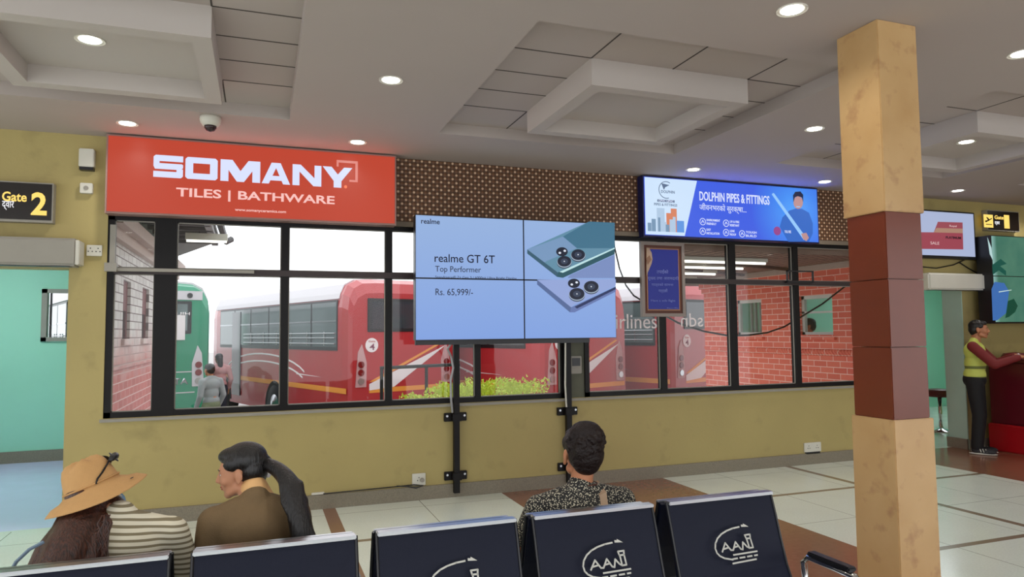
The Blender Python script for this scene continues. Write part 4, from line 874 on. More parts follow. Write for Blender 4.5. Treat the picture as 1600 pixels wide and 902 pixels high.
# ================================================================== FURNITURE
# --- back-to-back beam seating
m_navy = mat('navy_seat', srgb(11, 17, 38), 0.5, spec=0.22, var=0.12, scale=3, bump=0.1, bscale=400)
m_logo = mat('pale_logo', srgb(196, 196, 188), 0.5)
SW, SP, SX = 0.51, 0.59, [-0.775+0.59*i for i in range(5)]
SX = [-0.775, -0.19, 0.398, 0.985, 1.572]
def shell_prof():       # (y, z) local: y = distance in front of the backrest top (towards the sitter), z height
    return [(0.0, 0.85), (0.03, 0.76), (0.06, 0.66), (0.09, 0.57), (0.125, 0.50), (0.18, 0.455), (0.26, 0.435), (0.38, 0.43), (0.46, 0.425), (0.50, 0.40)]
def make_bench(rear):
    y0 = 2.52 if not rear else 2.585
    sgn = -1 if not rear else 1
    lab = 'row of navy metal-edged waiting seats with the pale logo facing the viewer' if not rear else 'second row of navy waiting seats behind the logo seats, where three women sit'
    bn = thing('waiting_bench', (SX[2]+SW/2, y0, 0), lab, 'bench')
    pr = shell_prof(); th = 0.022
    if rear: pr = [(a, z_-0.012 if z_ > 0.6 else z_) for a, z_ in pr]
    for i, x_ in enumerate(SX):
        outer = [(y0+sgn*a, z_) for a, z_ in pr]
        inner = []
        for k, (a, z_) in enumerate(pr):
            k0, k1 = pr[max(0, k-1)], pr[min(len(pr)-1, k+1)]; d = Vector((k1[0]-k0[0], k1[1]-k0[1])).normalized()
            nrm = Vector((d.y, -d.x)); inner.append((y0+sgn*(a+nrm.x*th), z_+nrm.y*th))
        s_ = MB()
        nseg = 10
        def edge(u, z_):      # the shell is a little narrower at its top
            w_ = SW/2+ (0.0 if z_ > 0.6 else 0.008)
            return x_+SW/2+u*w_
        rings = []
        for (a, b_) in zip(outer, inner):
            rings.append([s_.b.verts.new((edge(-1, a[1]), a[0], a[1])), s_.b.verts.new((edge(1, a[1]), a[0], a[1])), s_.b.verts.new((edge(1, a[1]), b_[0], b_[1])), s_.b.verts.new((edge(-1, a[1]), b_[0], b_[1]))])
        for A, B in zip(rings, rings[1:]):
            for k in range(4): s_.b.faces.new((A[k], A[(k+1) % 4], B[(k+1) % 4], B[k]))
        s_.b.faces.new(rings[0][::-1]); s_.b.faces.new(rings[-1])
        so = s_.build('seat', m_navy, bn)
        # metal top edge
        MB().box(x_-0.003, x_+SW+0.003, y0-0.017*(1 if not rear else -0.2)-0.006, y0+0.02, (0.843 if not rear else 0.831), (0.856 if not rear else 0.844)).bevel(0.003).build('top_edge', m_metal, so)
        for xx in (x_-0.004, x_+SW+0.004):
            MB().tube([(xx, y0+sgn*a, z_) for a, z_ in pr], 0.006, 6).build('side_edge', m_dark, so)
        if not rear:
            lg = MB()
            Q = lambda u, v_: ((u-460)*0.00092, -(v_+0.095*(u-460)-612)*0.00098)
            W_ = 0.0062
            def S(pts): lg.stroke([Q(*p) for p in pts], W_, -0.0012, 0)
            S([(500, 612), (465, 618), (430, 628), (400, 641), (376, 658), (360, 678), (354, 698), (358, 715), (370, 727), (392, 736), (432, 741)])
            lg.prism([Q(*p) for p in ((512, 603), (524, 603), (524, 598), (550, 611), (512, 612))], 'y', -0.0012, 0)
            S([(386, 711), (410, 676), (432, 704), (444, 704), (464, 672), (484, 700), (494, 702), (502, 673), (518, 690), (530, 696)])
            S([(396, 700), (422, 694)]); S([(452, 693), (477, 688)])
            S([(530, 696), (526, 660)]); S([(550, 694), (546, 658)]); S([(530, 696), (550, 694)]); S([(524, 658), (520, 645), (548, 642), (546, 657), (524, 659)])
            S([(440, 723), (566, 709)])
            for a, b_ in ((432, 456), (470, 496), (510, 534), (548, 563)): S([(a, 739-(a-432)*0.115), (b_, 739-(b_-432)*0.115)])
            S([(428, 756), (553, 740)])
            # lay the strokes on the sloping backrest
            tl = atan2(0.03, 0.09)
            base = Vector((x_+SW/2+0.008, y0-0.003-0.036-0.004-0.018, 0.742))
            lg.xf(Matrix.Translation(base) @ Matrix.Rotation(-tl, 4, 'X'))
            lo = lg.build('logo', m_logo, so)
    yb = y0+sgn*0.27
    MB().box(SX[0]-0.05, SX[4]+SW+0.05, yb-0.04, yb+0.04, 0.335, 0.395).bevel(0.006).build('beam', m_dark, bn)
    for x_ in (SX[0]+SW+0.04, SX[3]+SW+0.04):
        lgm = MB().tube([(x_, yb, 0.34), (x_, yb, 0.03)], 0.028).tube([(x_, yb-0.26, 0.02), (x_, yb-0.1, 0.035), (x_, yb+0.1, 0.035), (x_, yb+0.24, 0.02)], 0.02)
        lgm.build('leg', m_chrome, bn, True)
    for x_ in ([SX[4]+SW+0.055, SX[0]-0.045] if not rear else [SX[k]+SW+0.035 for k in range(4)]+[SX[0]-0.045]):
        zt = 0.615 if not rear else 0.6
        ar = MB().tube([(x_, yb, 0.38), (x_, y0+sgn*0.14, 0.50), (x_, y0+sgn*0.13, zt-0.03), (x_, y0+sgn*0.16, zt), (x_, y0+sgn*0.40, zt-0.005), (x_, y0+sgn*0.43, zt-0.03), (x_, yb+sgn*0.08, 0.38)], 0.014, 8)
        ar.build('armrest', m_chrome, bn, True)
        MB().box(x_-0.022, x_+0.022, y0+sgn*0.17, y0+sgn*0.39, zt+0.008, zt+0.028).bevel(0.006).build('arm_pad', m_dark, bn)
make_bench(False); make_bench(True)
# --- dark red counter
m_cred = mat('maroon_panel', srgb(92, 18, 30), 0.3, spec=0.5, var=0.15, scale=4); m_kick = mat('bright_red_panel', srgb(170, 16, 26), 0.3)
ct = thing('counter', (9.2, 5.9, 0), 'dark red reception counter with bright red base at the right edge', 'counter')
MB().box(8.78, 9.75, 4.4, 6.42, 0.34, 1.12).bevel(0.02, 3).build('body', m_cred, ct)
MB().box(8.74, 9.8, 4.36, 6.44, 1.12, 1.16).bevel(0.012, 3).build('counter_top', m_cred, ct)
MB().box(8.755, 9.78, 4.38, 6.44, 0.0, 0.34).bevel(0.015, 3).build('base_panel', m_kick, ct)
tag(MB().lathe([(0.14, 0), (0.15, 0.02), (0.12, 0.06), (0.0, 0.075)], (9.0, 6.22, 1.161), 24).build('maroon_bowl', m_cred, None, True), 'low dark maroon rounded object on the counter beside the hands', 'bowl')
# --- stool in the right passage
st = thing('bar_stool', (9.67, 7.84, 0), 'chrome stool with dark red seat standing in the right passage', 'stool')
MB().lathe([(0.0, 0.0), (0.20, 0.0), (0.19, 0.012), (0.05, 0.04), (0.03, 0.06)], (9.67, 7.84, 0), 28).build('base', m_chrome, st, True)
MB().tube([(9.67, 7.84, 0.03), (9.67, 7.84, 0.52)], 0.028, 14).build('pedestal', m_chrome, st, True)
MB().lathe([(0.0, 0.52), (0.19, 0.52), (0.2, 0.55), (0.2, 0.6), (0.185, 0.625), (0.0, 0.63)], (9.67, 7.84, 0), 28).build('seat', mat('dark_red_vinyl', srgb(96, 40, 36), 0.4), st, True)
MB().tube([(9.64, 7.80, 0.5), (9.5, 7.7, 0.40)], 0.012, 8).build('lever', m_dark, st, True)

# ================================================================== PEOPLE
m_skin = mat('skin', srgb(196, 140, 108), 0.5, spec=0.35, var=0.06, scale=30)
m_skin2 = mat('skin_warm', srgb(184, 124, 90), 0.5, spec=0.35, var=0.06, scale=30)
m_hairb = mat('black_hair', srgb(20, 15, 15), 0.38, spec=0.5, bump=0.6, bscale=90)
m_hairr = mat('dark_brown_hair', srgb(24, 12, 11), 0.5, spec=0.3, bump=0.7, bscale=80)
def strand_bump(m, c1, c2, sc=(90, 90, 6)):
    t = m.node_tree; b = t.nodes['Principled BSDF']; tc = t.nodes.new('ShaderNodeTexCoord'); mp = t.nodes.new('ShaderNodeMapping'); mp.inputs['Scale'].default_value = sc
    t.links.new(tc.outputs['Object'], mp.inputs[0]); f = noise(t, mp.outputs[0], 1.0, 3)
    t.links.new(mixc(t, step(t, f, 0.35, 0.65), c1, c2), b.inputs['Base Color'])
    bp = t.nodes.new('ShaderNodeBump'); bp.inputs['Strength'].default_value = 0.5; bp.inputs['Distance'].default_value = 0.01
    t.links.new(f, bp.inputs['Height']); t.links.new(bp.outputs['Normal'], b.inputs['Normal'])
m_hairl = mat('auburn_hair', srgb(70, 38, 28), 0.4); strand_bump(m_hairl, srgb(38, 20, 15), srgb(84, 46, 32), (170, 170, 7))
strand_bump(m_hairb, srgb(9, 7, 8), srgb(22, 17, 17), (170, 170, 9))
m_eye = mat('eye_white', srgb(225, 220, 214), 0.3); m_iris = mat('dark_iris', srgb(30, 18, 14), 0.2); m_lip = mat('lips', srgb(160, 80, 74), 0.45)

def head_shapes(mb, T, s=1.0, neck=None):
    """head in its own frame: origin at its centre, +Y out of the face, Z up"""
    R = T.to_3x3(); P = lambda x_, y_, z_: T @ Vector((x_*s, y_*s, z_*s)); E = lambda c, r: mb.ell(P(*c), tuple(q*s for q in r), R)
    E((0, -0.012, 0.035), (0.075, 0.094, 0.082)); E((0, 0.028, 0.0), (0.064, 0.066, 0.085)); E((0, 0.035, -0.055), (0.048, 0.05, 0.05))
    E((0, 0.066, -0.092), (0.024, 0.02, 0.02)); E((0, 0.075, 0.022), (0.05, 0.018, 0.014))
    E((0.036, 0.062, -0.025), (0.024, 0.024, 0.024)); E((-0.036, 0.062, -0.025), (0.024, 0.024, 0.024))
    mb.cap(P(0, 0.088, 0.012), 0.008*s, P(0, 0.106, -0.026), 0.011*s); E((0.011, 0.096, -0.03), (0.009, 0.010, 0.008)); E((-0.011, 0.096, -0.03), (0.009, 0.010, 0.008))
    E((0, 0.083, -0.052), (0.024, 0.012, 0.007)); E((0, 0.080, -0.064), (0.020, 0.012, 0.008))
    for q in (1, -1):
        mb.ell(P(q*0.078, -0.006, -0.008), (0.010*s, 0.020*s, 0.032*s), R @ Matrix.Rotation(q*0.3, 3, 'Z')); E((q*0.08, -0.004, -0.034), (0.008, 0.010, 0.012))
        mb.cap(P(q*0.05, 0.01, -0.062), 0.02*s, P(q*0.03, 0.052, -0.082), 0.018*s)
def face_bits(T, s, root):
    P = lambda x_, y_, z_: T @ Vector((x_*s, y_*s, z_*s)); R = T.to_3x3()
    for q in (1, -1):
        o = MB().ell(P(q*0.030, 0.0765, 0.004), (0.011*s, 0.008*s, 0.0045*s), R).build('eye', m_eye, root, True)
        MB().ell(P(q*0.030, 0.0828, 0.004), (0.0065*s, 0.003*s, 0.0045*s), R, 2).build('iris', m_iris, o, True)
        MB().cap(P(q*0.016, 0.092, 0.026), 0.003*s, P(q*0.048, 0.080, 0.026), 0.0025*s, 8).build('eyebrow', m_iris, root, True)
    MB().ell(P(0, 0.0905, -0.053), (0.022*s, 0.006*s, 0.005*s), R).ell(P(0, 0.088, -0.063), (0.018*s, 0.006*s, 0.006*s), R).build('lips', m_lip, root, True)
def hand_shapes(mb, w_, d, up, side, s=1.0, curl=0.6):
    """palm and five separate fingers from wrist w_, pointing along d, back of the hand up, thumb on +side"""
    w_, d, up = Vector(w_), Vector(d).normalized(), Vector(up); up = (up-d*up.dot(d)).normalized(); sd_ = d.cross(up)*side
    P = lambda a, b_, c_: w_+d*a*s+sd_*b_*s+up*c_*s
    for b_ in (-0.026, -0.009, 0.009, 0.026): mb.cap(P(0.01, b_*0.7, 0), 0.015*s, P(0.082, b_, 0), 0.012*s, 10)
    for b_, L_ in ((-0.03, 0.060), (-0.010, 0.075), (0.010, 0.080), (0.030, 0.070)):
        p = P(0.088, b_, 0); dd = d.copy(); ang = 0
        for k, fr in enumerate((0.45, 0.3, 0.25)):
            ang += curl*(0.35+0.25*k); dd = d*cos(ang)-up*sin(ang); q = p+dd*L_*fr*s; mb.cap(p, (0.0088-0.0008*k)*s, q, (0.0080-0.0009*k)*s, 8); p = q
    p0 = P(0.022, 0.030, -0.004); p1 = P(0.052, 0.056, -0.012); p2 = P(0.078, 0.062, -0.018); mb.cap(p0, 0.013*s, p1, 0.0105*s, 8); mb.cap(p1, 0.0105*s, p2, 0.0085*s, 8)
def headT(c, yaw, pitch=0, roll=0):      # yaw: 0 looks along +Y, positive turns to -X
    return Matrix.Translation(c) @ Matrix.Rotation(yaw, 4, 'Z') @ Matrix.Rotation(pitch, 4, 'X') @ Matrix.Rotation(roll, 4, 'Y')
def V(*a): return Vector(a)

def seated(label, X0, head_c, yaw, pitch, roll, mats, sh=0.185, y_hip=2.82, zsh=0.80, y_sh=2.80, xsh=None, lean=0.0, hs=0.95, elbow=None, sleeve='short', skin=None):
    xs = X0 if xsh is None else xsh; sk_ = skin or m_skin
    root = thing('person', (X0, y_hip, 0.44), label, 'person')
    T = headT(head_c, yaw, pitch, roll)
    hip = V(X0, y_hip, 0.535); ch = V((X0+xs)/2, (y_hip+y_sh)/2-0.01, 0.67); up_ = V(xs, y_sh+0.01, zsh-0.05)
    nb_ = V(xs, y_sh+0.02, zsh+0.005); nt_ = T @ V(0, -0.022, -0.05)
    body = MB(); head_shapes(body, T, hs); body.cap(nb_+V(0, 0, -0.03), 0.05, nb_, 0.052); body.cap(nb_, 0.052, nt_, 0.046)
    body.chain([hip, ch, up_], [0.08, 0.075, 0.055]); body.cap(up_+V(-0.1, 0, -0.01), 0.035, up_+V(0.1, 0, -0.01), 0.035)
    top = MB()
    kw = sh/0.185; top.ell(hip+V(0, 0.0, 0.0), (0.175*kw, 0.125, 0.10)); top.ell(ch+V(0, 0, -0.03), (0.165*kw, 0.112, 0.14)); top.ell(up_+V(0, 0, -0.04), (0.185*kw, 0.108, 0.11))
    top.chain([up_+V(-sh+0.02, 0, 0.0), up_+V(-0.06, 0, 0.035), up_+V(0.06, 0, 0.035), up_+V(sh-0.02, 0, 0.0)], [0.058, 0.052, 0.052, 0.058]); top.cap(nb_+V(0, 0, -0.02), 0.066, nb_+V(0, 0.002, 0.012), 0.058)
    legs = MB(); legs.ell(hip+V(0, 0.02, -0.03), (0.18, 0.14, 0.10))
    hand = []
    for q in (-1, 1):
        S_ = up_+V(q*sh, 0, -0.005); El = V(xs+q*(sh+0.045), y_sh+0.10, 0.575) if not elbow or elbow[q] is None else V(*elbow[q])
        Wr = V(X0+q*0.09, y_hip+0.36, 0.60); body.chain([S_+V(-q*0.02, 0, -0.01), El, Wr], [0.036, 0.034, 0.024]); hand_shapes(body, Wr, V(-q*0.35, 0.9, -0.12), V(0, 0, 1), -q if True else q, 0.95, 0.5)
        if sleeve == 'short': top.chain([S_, S_.lerp(El, 0.55)], [0.062, 0.058])
        else: top.chain([S_, El, El.lerp(Wr, 0.92)], [0.062, 0.055, 0.042])
        Kn = V(X0+q*0.115, y_hip+0.46, 0.53); An = V(X0+q*0.11, y_hip+0.50, 0.10)
        body.chain([hip+V(q*0.08, 0, 0), Kn, An], [0.065, 0.05, 0.035]); legs.chain([hip+V(q*0.085, 0.03, 0.0), Kn], [0.092, 0.07]); legs.chain([Kn, Kn.lerp(An, 0.5), An+V(0, 0, 0.01)], [0.07, 0.062, 0.05])
        body.cap(An, 0.035, An+V(0, 0.02, -0.04), 0.034); sh_ = MB(); sh_.ell(V(An.x, An.y-0.01, 0.045), (0.042, 0.06, 0.042)).ell(V(An.x, An.y+0.10, 0.035), (0.045, 0.09, 0.033))
        organic('shoe', sh_, m_dark, root, 0.008, 3)
    organic('body', body, sk_, root, 0.0055, 3)
    organic('top', top, mats[0], root, 0.009, 8); organic('trousers', legs, mats[1], root, 0.01, 5)
    face_bits(T, hs, root)
    return root, T, nb_
def hair_cap(mb, T, s=1.0, back=0.0):
    """hair over the skull, leaving the face free; front hairline at the forehead"""
    R = T.to_3x3(); P = lambda x_, y_, z_: T @ Vector((x_*s, y_*s, z_*s)); E = lambda c, r: mb.ell(P(*c), tuple(q*s for q in r), R)
    E((0, -0.024, 0.05), (0.083, 0.096, 0.078)); E((0, -0.050, 0.005), (0.078, 0.070, 0.075)); E((0, 0.025, 0.078), (0.066, 0.062, 0.036)); E((0, -0.06, -0.03), (0.06, 0.045, 0.05))
    for q in (1, -1): E((q*0.066, 0.01, 0.045), (0.015, 0.045, 0.032))
# --- woman with the bun (seat four)
m_dots = mat('black_top_with_pale_specks', srgb(34, 34, 32), 0.8); t = m_dots.node_tree; b = t.nodes['Principled BSDF']; v, X, Y, Z = xyz(t)
vo = t.nodes.new('ShaderNodeTexVoronoi'); vo.inputs['Scale'].default_value = 140; t.links.new(v, vo.inputs['Vector'])
t.links.new(mixc(t, M(t, 'LESS_THAN', vo.outputs['Distance'], 0.36), srgb(30, 30, 30), srgb(200, 194, 172)), b.inputs['Base Color'])
m_jeans = mat('dark_jeans', srgb(40, 44, 60), 0.8, var=0.2, scale=30); m_blackcloth = mat('black_cloth', srgb(18, 18, 20), 0.8)
w3, T3, nb3 = seated('woman with curly dark bun, speckled black top and beige bag strap, seen from behind', 1.27, V(1.335, 2.82, 1.015), -0.1, 0.0, 0.02, (m_dots, m_blackcloth), sh=0.195, xsh=1.305, y_sh=2.76, zsh=0.865, y_hip=2.80, hs=1.0, elbow={-1: (1.045, 2.86, 0.60), 1: None}, skin=m_skin2)
h = MB(); hair_cap(h, T3, 1.02); R3 = T3.to_3x3()
P = lambda a, b_, c_: T3 @ Vector((a, b_, c_))
h.ell(P(0, -0.05, 0.10), (0.072, 0.060, 0.050)).ell(P(0, -0.085, 0.03), (0.07, 0.04, 0.06)).ell(P(0, -0.07, -0.035), (0.058, 0.03, 0.035))
for i in range(70):
    a_ = random.uniform(0, 2*pi); u = random.uniform(-0.8, 1.0); rr = sqrt(max(0, 1-u*u*0.9)); c_ = P(0.078*rr*cos(a_), -0.045+0.075*rr*sin(a_)*(1 if sin(a_) < 0 else 0.4), 0.055+0.095*u*0.85); h.ell(c_, (0.015, 0.015, 0.013), None, 2)
organic('hair', h, m_hairr, w3, 0.0055, 1)
MB().tube([P(0.055*cos(a_*pi/8), -0.03-0.02*0+0.055*sin(a_*pi/8)-0.005, -0.118) for a_ in range(17)], 0.0022, 6).build('necklace', mat('brown_cord', srgb(90, 46, 30), 0.5), w3)
sp = [V(1.385, 2.80, 0.892), V(1.375, 2.705, 0.862), V(1.36, 2.655, 0.80), V(1.335, 2.635, 0.72), V(1.30, 2.64, 0.62), V(1.2, 2.66, 0.5)]
bs = MB()
for k in range(len(sp)-1):
    a_, b_ = sp[k], sp[k+1]; o1 = V(0.016, 0, 0.006)
    bs.quad(a_-o1, a_+o1, b_+o1, b_-o1)
sb = bs.build('bag_strap', mat('beige_strap', srgb(176, 150, 124), 0.7), w3); md = sb.modifiers.new('s', 'SOLIDIFY'); md.thickness = 0.005; md.offset = 0
# --- woman with the ponytail (seat two)
m_olive = mat('olive_brown_cardigan', srgb(118, 96, 66), 0.85, var=0.08, scale=60, bump=0.3, bscale=250)
w2, T2, nb2 = seated('woman with long black ponytail and olive brown cardigan looking left', 0.06, V(-0.062, 3.02, 1.008), radians(78), radians(-8), 0.0, (m_olive, m_jeans), sh=0.148, xsh=-0.006, y_sh=2.92, zsh=0.895, y_hip=2.84, hs=0.87, elbow={-1: (-0.190, 2.98, 0.56), 1: (0.175, 2.98, 0.57)}, sleeve='long', skin=m_skin)
h = MB(); hair_cap(h, T2, 0.90); P = lambda a, b_, c_: T2 @ Vector((a*0.88, b_*0.88, c_*0.88))
h.ell(P(0.0, -0.10, 0.02), (0.035, 0.03, 0.035))
organic('hair', h, m_hairb, w2, 0.0055, 2)
pt = [P(0, -0.105, 0.02)]; pt += [V(0.075, 2.93, 1.02), V(0.115, 2.86, 0.98), V(0.135, 2.82, 0.92), V(0.150, 2.79, 0.86), V(0.160, 2.77, 0.80), V(0.178, 2.76, 0.74), V(0.20, 2.76, 0.68)]
rs_ = [0.024, 0.030, 0.036, 0.040, 0.043, 0.043, 0.036, 0.022]; fine, fr_ = [], []
for j in range(len(pt)-1):
    p0, p1, p2, p3 = pt[max(0, j-1)], pt[j], pt[j+1], pt[min(len(pt)-1, j+2)]
    for u in (0.0, 0.33, 0.67):
        fine.append(0.5*((2*p1)+(p2-p0)*u+(2*p0-5*p1+4*p2-p3)*u*u+(3*p1-p0-3*p2+p3)*u**3)); fr_.append(rs_[j]+(rs_[j+1]-rs_[j])*u)
h = MB(); h.chain(fine, fr_)
for k in range(22):
    of = V(random.uniform(-.034, .034), random.uniform(-.028, .0), 0); ph = random.uniform(0, 6.28); h.tube([p_+of*(1 if j > 1 else .4)+V(0.011*sin(j*1.9+ph), 0.004*cos(j*2.3+ph), 0) for j, p_ in enumerate(pt)], [0.010, 0.010, 0.010, 0.010, 0.010, 0.009, 0.007, 0.004], 6)
organic('ponytail', h, m_hairb, w2, 0.006, 2)
hc = MB().ell(P(0.0, -0.118, 0.0), (0.022, 0.014, 0.026), T2.to_3x3()).ell(P(0.012, -0.112, -0.03), (0.014, 0.012, 0.018), T2.to_3x3()); hc.build('hair_clip', mat('white_clip', srgb(226, 226, 226), 0.4), w2, True)
cl = MB().cap(nb2+V(0.01, 0.015, 0.0), 0.064, nb2+V(-0.005, 0.03, 0.045), 0.053); organic('collar', cl, mat('peach_shirt', srgb(226, 178, 120), 0.7), w2, 0.006, 3)
# --- woman with the sun hat (seat one)
m_str = mat('cream_top_with_olive_stripes', srgb(220, 214, 190), 0.85); t = m_str.node_tree; b = t.nodes['Principled BSDF']; v, X, Y, Z = xyz(t)
zz = M(t, 'ADD', Z, M(t, 'MULTIPLY', X, 0.12))
t.links.new(mixc(t, period(t, zz, 0.0, 0.0205, 0.0085), srgb(222, 216, 194), srgb(132, 122, 96)), b.inputs['Base Color'])
w1, T1, nb1 = seated('woman in wide tan sun hat and cream striped top with long auburn hair', -0.52, V(-0.560, 2.97, 0.975), radians(-30), radians(-6), radians(-14), (m_str, m_jeans), sh=0.170, xsh=-0.465, y_sh=2.87, zsh=0.885, y_hip=2.84, hs=0.86, elbow={-1: None, 1: (-0.235, 2.98, 0.60)}, sleeve='long', skin=m_skin)
P = lambda a, b_, c_: T1 @ Vector((a, b_, c_))
h = MB(); R1 = T1.to_3x3()
h.ell(P(0, -0.025, 0.0), (0.078, 0.080, 0.05), R1).ell(P(0, -0.045, -0.05), (0.078, 0.06, 0.07), R1)
hp = [V(-0.575, 2.91, 0.92), V(-0.58, 2.85, 0.88), V(-0.60, 2.78, 0.83), V(-0.62, 2.74, 0.76), V(-0.62, 2.72, 0.68), V(-0.61, 2.70, 0.60)]
h.chain(hp, [0.07, 0.075, 0.075, 0.075, 0.068, 0.05]); h.chain([p_+V(0.075, 0.03, 0) for p_ in hp], [0.05, 0.055, 0.055, 0.055, 0.05, 0.035]); h.chain([p_+V(-0.05, 0.02, -0.01) for p_ in hp], [0.04, 0.045, 0.055, 0.055, 0.05, 0.04])
for k in range(26):
    ox = random.uniform(-0.10, 0.13); h.tube([p_+V(ox*(0.5+0.1*j), random.uniform(-0.06, -0.045)+abs(ox)*0.35, random.uniform(-.01, .01)) for j, p_ in enumerate(hp)], 0.010, 6)
organic('hair', h, m_hairl, w1, 0.007, 2)
hl = MB()
for k in range(9):
    x_ = -0.50+0.02*random.random(); hl.tube([V(x_+0.012*sin(j*1.7+k), 2.765-0.004*j, 0.94-0.028*j) for j in range(9)], 0.0025, 5)
MB().tube([V(-0.66, 2.74, 0.875), V(-0.70, 2.74, 0.855), V(-0.735, 2.74, 0.82), V(-0.755, 2.735, 0.78), V(-0.758, 2.73, 0.70), V(-0.72, 2.73, 0.60)], 0.006, 6).build('bag_strap', mat('blue_grey_strap', srgb(110, 130, 150), 0.6), w1)
hl.build('loose_curls', m_hairl, w1, True)
mk = MB().ell(P(0, 0.075, -0.045), (0.056, 0.036, 0.045), R1).build('face_mask', mat('light_blue_mask', srgb(140, 180, 214), 0.8), w1, True)
MB().tube([P(0.07, 0.0, -0.005), P(0.066, 0.05, -0.03)], 0.003).tube([P(-0.07, 0.0, -0.005), P(-0.066, 0.05, -0.03)], 0.003).build('mask_loop', m_white, mk)
# sun hat: a thing of its own
m_hat = mat('tan_hat_cloth', srgb(196, 152, 98), 0.85, var=0.08, scale=40, bump=0.25, bscale=220)
HT = Matrix.Translation(V(-0.568, 2.975, 0.998)) @ Matrix.Rotation(radians(-23), 4, V(sin(YAW-.6)*1, cos(YAW-.6), 0)) @ Matrix.Rotation(radians(-10), 4, 'X') @ Matrix.Diagonal((0.90, 0.90, 0.92, 1))
ht = thing('sun_hat', HT.translation, 'tan wide-brimmed cloth sun hat worn by the woman in the striped top', 'hat')
pr = [(0.0, 0.112), (0.035, 0.113), (0.060, 0.108), (0.078, 0.094), (0.088, 0.070), (0.095, 0.040), (0.100, 0.010), (0.103, 0.002), (0.130, -0.012), (0.160, -0.030), (0.185, -0.047), (0.190, -0.052), (0.186, -0.053), (0.158, -0.036), (0.128, -0.018), (0.098, -0.004), (0.093, 0.035), (0.086, 0.066), (0.074, 0.088), (0.055, 0.100), (0.0, 0.105)]
hb = MB(); n = 48; rings = []
for k, (r_, z_) in enumerate(pr):
    ring = []
    for j in range(n):
        a_ = 2*pi*j/n; wob = 1+0.02*sin(3*a_+1) if r_ > 0.12 else 1; dz = (0.012*sin(2*a_+0.6) if r_ > 0.15 else 0)+(0.007*sin(5*a_+r_*40) if 0.03 < r_ < 0.097 else 0)
        ring.append(hb.b.verts.new(HT @ V(max(r_, 1e-4)*wob*cos(a_), max(r_, 1e-4)*1.06*wob*sin(a_), z_+dz)))
    rings.append(ring)
for A, B in zip(rings, rings[1:]):
    for j in range(n): hb.b.faces.new((A[j], A[(j+1) % n], B[(j+1) % n], B[j]))
hb.b.faces.new(rings[0][::-1]); hb.b.faces.new(rings[-1]); hb.build('hat_body', m_hat, ht, True)
MB().tube([HT @ V(0.1035*cos(a_*pi/20), 0.1095*sin(a_*pi/20), 0.012) for a_ in range(41)], 0.0035, 6).build('hat_seam', m_hat, ht, True)
MB().disc((0, 0, 0), 0.006, 'z', 0.003, 10).xf(HT @ Matrix.Translation(V(0.155, -0.06, -0.026))).build('eyelet', m_dark, ht)
# sunglasses on the hat
sgx = thing('sunglasses', HT @ V(0.09, 0.05, 0.07), 'black sunglasses resting on the front of the tan sun hat', 'sunglasses')
lm = MB()
for a_ in (radians(8), radians(62)):
    Mx = HT @ Matrix.Rotation(a_, 4, 'Z') @ Matrix.Translation(V(0.108, 0, 0.078)) @ Matrix.Rotation(radians(68), 4, 'Y')
    lm2 = MB().lathe([(0.0, -0.002), (0.024, -0.002), (0.026, 0.0), (0.024, 0.002), (0.0, 0.002)], n=20, Mx=Mx @ Matrix.Scale(1.25, 4, (0, 1, 0))); lm2.build('lens', m_dark, sgx, True)
MB().tube([HT @ Matrix.Rotation(radians(35), 4, 'Z') @ V(0.112, -0.012, 0.082), HT @ Matrix.Rotation(radians(35), 4, 'Z') @ V(0.114, 0.012, 0.082)], 0.003).build('bridge', m_dark, sgx)
MB().tube([HT @ Matrix.Rotation(radians(a_), 4, 'Z') @ V(r_, 0, z_) for a_, r_, z_ in ((-20, 0.107, 0.070), (-8, 0.112, 0.078), (6, 0.114, 0.080), (22, 0.114, 0.080))], [0.006, 0.013, 0.014, 0.010], 10).build('wrap_frame', m_dark, sgx, True)
tm = MB()
tm.tube([HT @ Matrix.Rotation(radians(a_), 4, 'Z') @ V(r_, 0, z_) for a_, r_, z_ in ((-12, 0.104, 0.080), (-28, 0.103, 0.062), (-48, 0.106, 0.040), (-62, 0.108, 0.024), (-68, 0.110, 0.008))], 0.0035, 6)
tm.tube([HT @ Matrix.Rotation(radians(a_), 4, 'Z') @ V(r_, 0, z_) for a_, r_, z_ in ((80, 0.106, 0.080), (95, 0.104, 0.062), (115, 0.107, 0.040), (130, 0.109, 0.024))], 0.0035, 6)
tm.build('temple', m_dark, sgx)

